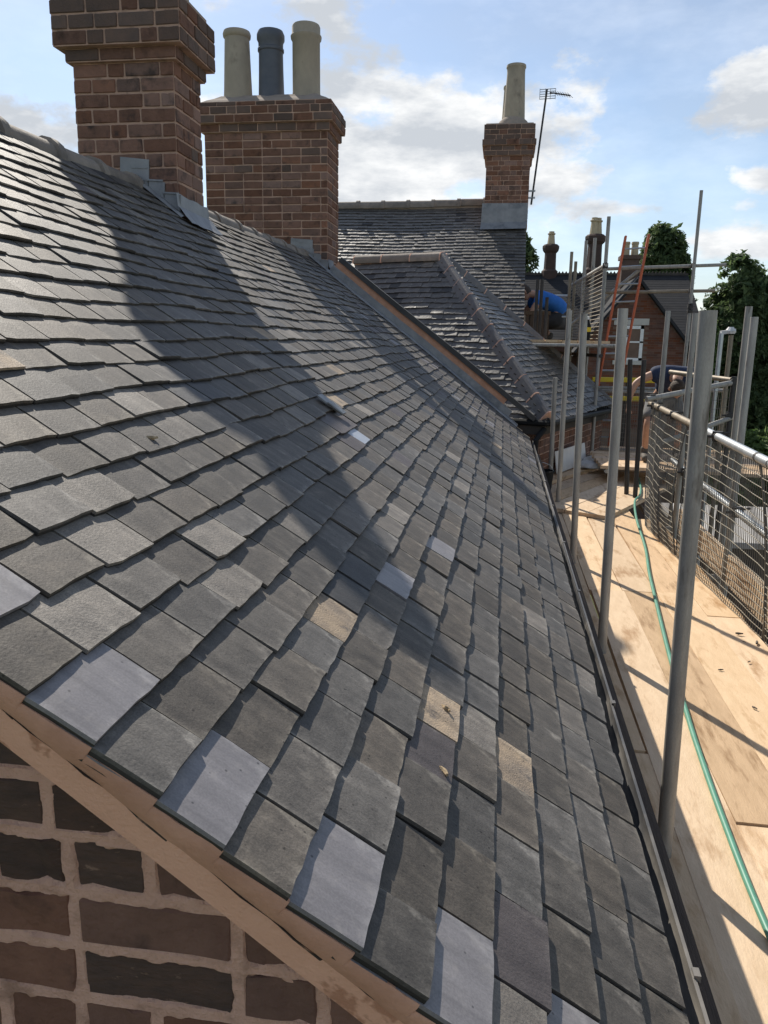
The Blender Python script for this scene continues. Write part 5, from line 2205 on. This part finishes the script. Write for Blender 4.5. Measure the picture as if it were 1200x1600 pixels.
b.add([(AX, y0, AZ), (XR + 0.35, y0, ZEV - 0.35 * sl_r), (XR + 0.35, YF + 7, ZEV - 0.35 * sl_r), (AX, YF + 7, AZ),
       (XL - 0.35, y0, ZEV - 0.35 * sl_l), (XL - 0.35, YF + 7, ZEV - 0.35 * sl_l),
       (AX, y0, AZ - ov), (XR + 0.35, y0, ZEV - 0.35 * sl_r - ov), (XL - 0.35, y0, ZEV - 0.35 * sl_l - ov),
       (XR + 0.35, YF + 7, ZEV - 0.35 * sl_r - ov), (XL - 0.35, YF + 7, ZEV - 0.35 * sl_l - ov), (AX, YF + 7, AZ - ov)],
      [(0, 1, 2, 3), (4, 0, 3, 5), (0, 6, 7, 1), (4, 8, 6, 0), (7, 9, 2, 1), (10, 8, 4, 5), (6, 11, 9, 7), (8, 10, 11, 6)])
b.build('roof', 'far_slate', fh)
win = bpy.data.objects.new('window', None)
link(win, fh)
b = MB()
for (xa, xb, za, zb) in ((WX0, WX0 + 0.10, WZ0, WZ1 - 0.1), (WX1 - 0.10, WX1, WZ0, WZ1 - 0.1), (WX0, WX1, WZ1 - 0.20, WZ1 - 0.1), (WX0, WX1, 0.13, 0.18), (WX0, WX1, WZ0, WZ0 + 0.08)):
    b.box(xa, xb, YF - 0.02, YF + 0.05, za, zb)
b.build('frame', 'white_paint', win)
b = MB()
b.box(WX0 + 0.05, WX1 - 0.05, YF + 0.01, YF + 0.02, WZ0 + 0.05, WZ1 - 0.15)
b.build('pane', 'window_glass', win)
b = MB()
b.box(WX0 - 0.08, WX1 + 0.12, YF - 0.10, YF + 0.05, WZ0 - 0.13, WZ0)
b.build('sill', 'stone_trim', win)
b = MB()
b.box(WX0 - 0.12, WX1 + 0.14, YF - 0.03, YF + 0.05, WZ1 - 0.08, WZ1 + 0.12)
b.build('lintel', 'stone_trim', win)
b = MB()
b.box(3.75, 3.93, YF - 0.002, YF + 0.008, 0.0, 0.32)
b.build('notice', 'white_paint', win)

bh = thing('slate_roofed_house', 'long slate roofed house behind the cottage, crested ridge and tall octagonal chimneys', 'house')
b = MB()
b.add([(-6, 27.2, 0.2), (6.6, 27.2, 0.2), (6.6, 31, 2.62), (-6, 31, 2.62), (-6, 35, 0.2), (6.6, 35, 0.2)], [(0, 1, 2, 3), (3, 2, 5, 4)])
b.build('roof', 'far_slate', bh)
b = MB()
for r in range(26):
    f = r / 26
    y = 27.2 + 3.8 * f
    z = 0.2 + 2.42 * f
    b.add([(-1, y, z + 0.010), (6.6, y, z + 0.010), (6.6, y + 0.15, z + 0.101), (-1, y + 0.15, z + 0.101), (-1, y, z + 0.004), (6.6, y, z + 0.004)], [(0, 1, 2, 3), (4, 5, 1, 0)])
o = b.build('slate', 'far_slate', bh)
o['kind'] = 'stuff'
b = MB()
b.box(-5.9, 6.5, 27.5, 34.5, G, 0.25)
b.build('wall', 'far_brick', bh)
b = MB()
b.box(-6, 6.6, 30.93, 31.07, 2.60, 2.68)
for i in range(60):
    x = -1 + i * 0.126
    b.add([(x, 31, 2.68), (x + 0.10, 31, 2.68), (x + 0.05, 31, 2.76), (x, 31.04, 2.68), (x + 0.10, 31.04, 2.68), (x + 0.05, 31.04, 2.76)], [(0, 1, 2), (5, 4, 3), (0, 2, 5, 3), (1, 4, 5, 2)])
b.build('ridge_crest', 'dark_wall', bh)


def oct_stack(cx, cy, zb, r, h, pot_h, potn, lab):
    st = bpy.data.objects.new('chimney_stack', None)
    link(st, bh)
    st['label'] = lab
    b = MB()
    b.lathe((cx, cy, zb), [(r * 1.25, -0.4), (r * 1.25, 0.12), (r * 0.92, 0.20), (r * 0.86, h - 0.28)], 8)
    b.build('shaft', 'far_soot', st)
    b = MB()
    b.lathe((cx, cy, zb), [(r * 0.87, h - 0.28), (r * 1.16, h - 0.20), (r * 1.26, h - 0.10), (r * 1.26, h - 0.02), (r * 1.0, h + 0.04)], 8)
    b.build('cap', 'far_soot', st)
    for k in range(potn):
        b = MB()
        ox = (k - (potn - 1) / 2) * 0.13
        b.lathe((cx + ox, cy + 0.1 * k, zb + h), [(0.15, 0), (0.11, pot_h * 0.75), (0.145, pot_h * 0.8), (0.145, pot_h * 0.86), (0.10, pot_h * 0.9), (0.10, pot_h), (0.06, pot_h - 0.05)], 8)
        b.build('chimney_pot', 'far_pot', st)


oct_stack(1.58, 31, 2.62, 0.245, 1.05, 0.50, 1, 'thinner octagonal chimney left of the scaffold poles')
oct_stack(2.88, 28, 2.4, 0.27, 1.22, 0.58, 2, 'taller octagonal chimney behind the scaffold poles')
st = bpy.data.objects.new('chimney_stack', None)
link(st, bh)
b = MB()
b.box(3.86, 4.42, 28.4, 29.0, 1.6, 2.92)
b.box(3.80, 4.48, 28.34, 29.06, 2.92, 3.05)
b.build('shaft', 'brick_sooty', st)
for k in range(2):
    b = MB()
    b.lathe((4.0 + 0.29 * k, 28.7, 3.05), [(0.13, 0), (0.11, 0.36), (0.13, 0.40), (0.12, 0.46)], 10)
    b.build('chimney_pot', 'far_pot', st)

# ================================================================== TREES AND PLANTS


def tree(name, label, cx, cy, base, blobs, leaf, nleaf, m, cat='tree', group='trees beyond the houses', seed=1):
    """blobs: (dx, dy, z, rx, ry, rz) lobes of an irregular crown"""
    rnd = random.Random(seed)
    t_ = thing(name, label, cat, group)
    zt = max(bl[2] for bl in blobs)
    b = MB()
    b.tube([(cx, cy, base), (cx + 0.1, cy, base + (zt - base) * 0.5), (cx, cy + 0.1, zt)], [0.32, 0.24, 0.08], 10)
    for bl in blobs:
        z0 = base + (bl[2] - base) * 0.55
        b.tube([(cx, cy, z0), (cx + bl[0] * 0.5, cy + bl[1] * 0.5, (z0 + bl[2]) / 2), (cx + bl[0], cy + bl[1], bl[2])], [0.14, 0.09, 0.04], 6)
    b.build('trunk', 'bark', t_, smooth=True)
    b = MB()
    vol = [bl[3] * bl[4] * bl[5] for bl in blobs]
    tot = sum(vol)
    off = Vector((seed * 7.1, 0, 0))
    for bl, vv in zip(blobs, vol):
        n = int(nleaf * vv / tot)
        c = Vector((cx + bl[0], cy + bl[1], bl[2]))
        k = 0
        tries = 0
        while k < n and tries < n * 6:
            tries += 1
            d = Vector((rnd.gauss(0, 1), rnd.gauss(0, 1), rnd.gauss(0, 1))).normalized()
            rr = rnd.random() ** 0.33
            surf_ = 0.86 + 0.30 * mnoise.noise(d * 2.3 + off + c * 0.3) + 0.14 * mnoise.noise(d * 6 + off)
            p = c + Vector((d.x * bl[3], d.y * bl[4], d.z * bl[5])) * rr * surf_
            if mnoise.noise(p * 1.3 + off) + 0.5 * mnoise.noise(p * 3.1 + off) < -0.16 or rr < 0.35:
                continue
            k += 1
            s = leaf * rnd.choice((0.5, 0.7, 0.9, 1.1, 1.6)) * rnd.uniform(0.85, 1.15)
            nrm = (d + Vector((rnd.gauss(0, 1), rnd.gauss(0, 1), rnd.gauss(0, 1) + 0.4)) * 0.7).normalized()
            t1 = nrm.orthogonal().normalized()
            t1.rotate(Matrix.Rotation(rnd.uniform(0, 6.28), 3, nrm))
            t2 = nrm.cross(t1)
            a, c_, e, f = p - t1 * s, p + t2 * s * 0.42 + nrm * s * 0.1, p + t1 * s - nrm * s * 0.15, p - t2 * s * 0.42 + nrm * s * 0.1
            b.add([a, c_, e, f], [(0, 1, 2), (0, 2, 3)])
    o = b.build('crown', m, t_)
    return t_


tree('conifer_tree', 'dense dark tree rising directly behind the red brick cottage roof', 7.3, 40, G,
     [(0, 0, 4.0, 1.25, 1.3, 1.9), (-0.45, 0, 3.2, 0.9, 1, 1.6), (0.7, 0, 3.2, 0.8, 1, 1.3), (0.1, 0, 2.2, 1.5, 1.4, 1.4), (-0.2, 0.2, 5.0, 0.7, 0.8, 0.9)], 0.13, 26000, 'conifer_leaf', seed=3)
tree('conifer_tree', 'tall dark tree at the right edge behind the lone scaffold tubes', 8.75, 32, G,
     [(0, 0, 1.6, 1.35, 1.3, 1.6), (-0.45, -0.2, 0.2, 1.65, 1.4, 1.8), (-0.1, 0, 2.7, 0.8, 0.9, 0.95), (0.5, 0, -1.4, 1.9, 1.5, 2.2), (-0.6, 0, -3.4, 1.9, 1.5, 2.4), (0.6, 0, 2.2, 0.6, 0.7, 0.8)], 0.11, 52000, 'conifer_leaf', seed=5)
tree('conifer_tree', 'dark tree cut off by the right edge of the photo', 10.5, 33, G,
     [(0, 0, 1.5, 1.5, 1.4, 1.8), (0.3, 0, -1.0, 1.6, 1.4, 2.2), (-0.3, 0, -3.2, 1.6, 1.4, 2.4)], 0.12, 26000, 'conifer_leaf', seed=6)
tree('leafy_tree', 'lighter green bushy tree between the tall scaffold pole and the dark trees', 6.75, 29, G,
     [(0, 0, -0.5, 0.75, 0.8, 1.2), (-0.1, 0, -2.4, 0.95, 0.9, 1.8), (0.3, 0, 0.3, 0.45, 0.5, 0.6)], 0.10, 15000, 'laurel_leaf', seed=7)
tree('leafy_tree', 'dark tree half hidden behind the gable end of the cross house', 0.45, 45, G,
     [(0, 0, 4.4, 1.25, 1.2, 2.0), (0.1, 0, 2.4, 1.5, 1.3, 1.6), (-0.4, 0, 5.6, 0.9, 1, 1.1)], 0.14, 16000, 'conifer_leaf', seed=8)
tree('laurel_bush', 'sunlit green bush growing up beside the outer scaffold rail', 7.6, 23, G,
     [(0, 0, -3.2, 1.3, 1.2, 1.3), (-0.6, 0.3, -4.2, 1.5, 1.3, 1.4), (0.9, 0, -4.0, 1.4, 1.2, 1.4)], 0.09, 14000, 'laurel_leaf', 'bush', seed=9)
hd = thing('hedge', 'low green hedge below the scaffold at the right', 'hedge')
rnd = random.Random(12)
b = MB()
for i in range(9000):
    p = Vector((rnd.uniform(8.6, 13.5), rnd.uniform(31, 32.6), G + abs(rnd.gauss(0.7, 0.35))))
    p.z = min(p.z, G + 1.45 + 0.1 * math.sin(p.x * 3))
    nrm = Vector((rnd.gauss(0, 1), rnd.gauss(0, 1), rnd.gauss(0, 1) + 0.5)).normalized()
    t1 = nrm.orthogonal().normalized()
    t2 = nrm.cross(t1)
    s = 0.10 * rnd.uniform(0.6, 1.3)
    b.add([p - t1 * s, p + t2 * s * 0.45, p + t1 * s, p - t2 * s * 0.45], [(0, 1, 2, 3)])
b.build('leaves', 'laurel_leaf', hd)

# parked car, outbuilding and fence below the scaffold
car = thing('parked_car', 'dark parked car down in the yard beyond the hedge', 'car')
cx, cy = 12.6, 38.0
b = MB()
prof_ = [(-2.1, 0.35), (-2.12, 0.75), (-1.2, 0.95), (-0.55, 1.42), (0.85, 1.45), (1.55, 1.0), (2.1, 0.90), (2.12, 0.35)]
V = [(cx + x, cy - 0.85 + (0.12 if z > 1.2 else 0), G + z) for x, z in prof_] + [(cx + x, cy + 0.85 - (0.12 if z > 1.2 else 0), G + z) for x, z in prof_]
n = len(prof_)
F = [tuple(range(n)), tuple(reversed(range(n, 2 * n)))] + [(i + 1, i, n + i, n + i + 1) for i in range(n - 1)] + [(0, n - 1, 2 * n - 1, n)]
b.add(V, F)
b.build('body', 'car_paint', car, bevel=0.05)
for x in (-1.35, 1.35):
    for y in (-0.80, 0.80):
        b = MB()
        b.tube([(cx + x, cy + y - 0.1, G + 0.32), (cx + x, cy + y + 0.1, G + 0.32)], 0.32, 18)
        b.build('wheel', 'rubber', car)
b = MB()
b.add([(cx - 0.95, cy - 0.86, G + 1.0), (cx + 1.2, cy - 0.86, G + 1.0), (cx + 0.75, cy - 0.76, G + 1.36), (cx - 0.5, cy - 0.76, G + 1.36)], [(0, 1, 2, 3)])
b.build('side_window', 'window_glass', car)
b = MB()
b.add([(cx - 1.22, cy - 0.7, G + 0.97), (cx - 1.22, cy + 0.7, G + 0.97), (cx - 0.60, cy + 0.65, G + 1.42), (cx - 0.60, cy - 0.65, G + 1.42)], [(3, 2, 1, 0)])
b.build('windscreen', 'window_glass', car)

ob = thing('outbuilding', 'flat roofed outbuilding with a pale grey roof and dark side, below the scaffold', 'outbuilding')
b = MB()
b.box(3.9, 8.5, 15.2, 18.6, G, -3.72)
b.build('wall', 'dark_wall', ob)
b = MB()
b.box(3.8, 8.6, 15.05, 18.75, -3.72, -3.60)
b.build('roof', 'pale_felt', ob, bevel=0.01)
fn = thing('timber_fence', 'brown timber board fence standing in the yard behind the mesh guard', 'fence')
for i in range(34):
    b = MB()
    b.box(5.0 + i * 0.152, 5.14 + i * 0.152, 24.5, 24.53, G, G + 1.9 + 0.02 * math.sin(i * 2.3))
    b.build('board', 'fence_wood', fn)
for x in (5.0, 6.8, 8.6, 10.1):
    b = MB()
    b.box(x, x + 0.1, 24.531, 24.63, G, G + 1.95)
    b.build('post', 'old_timber', fn)
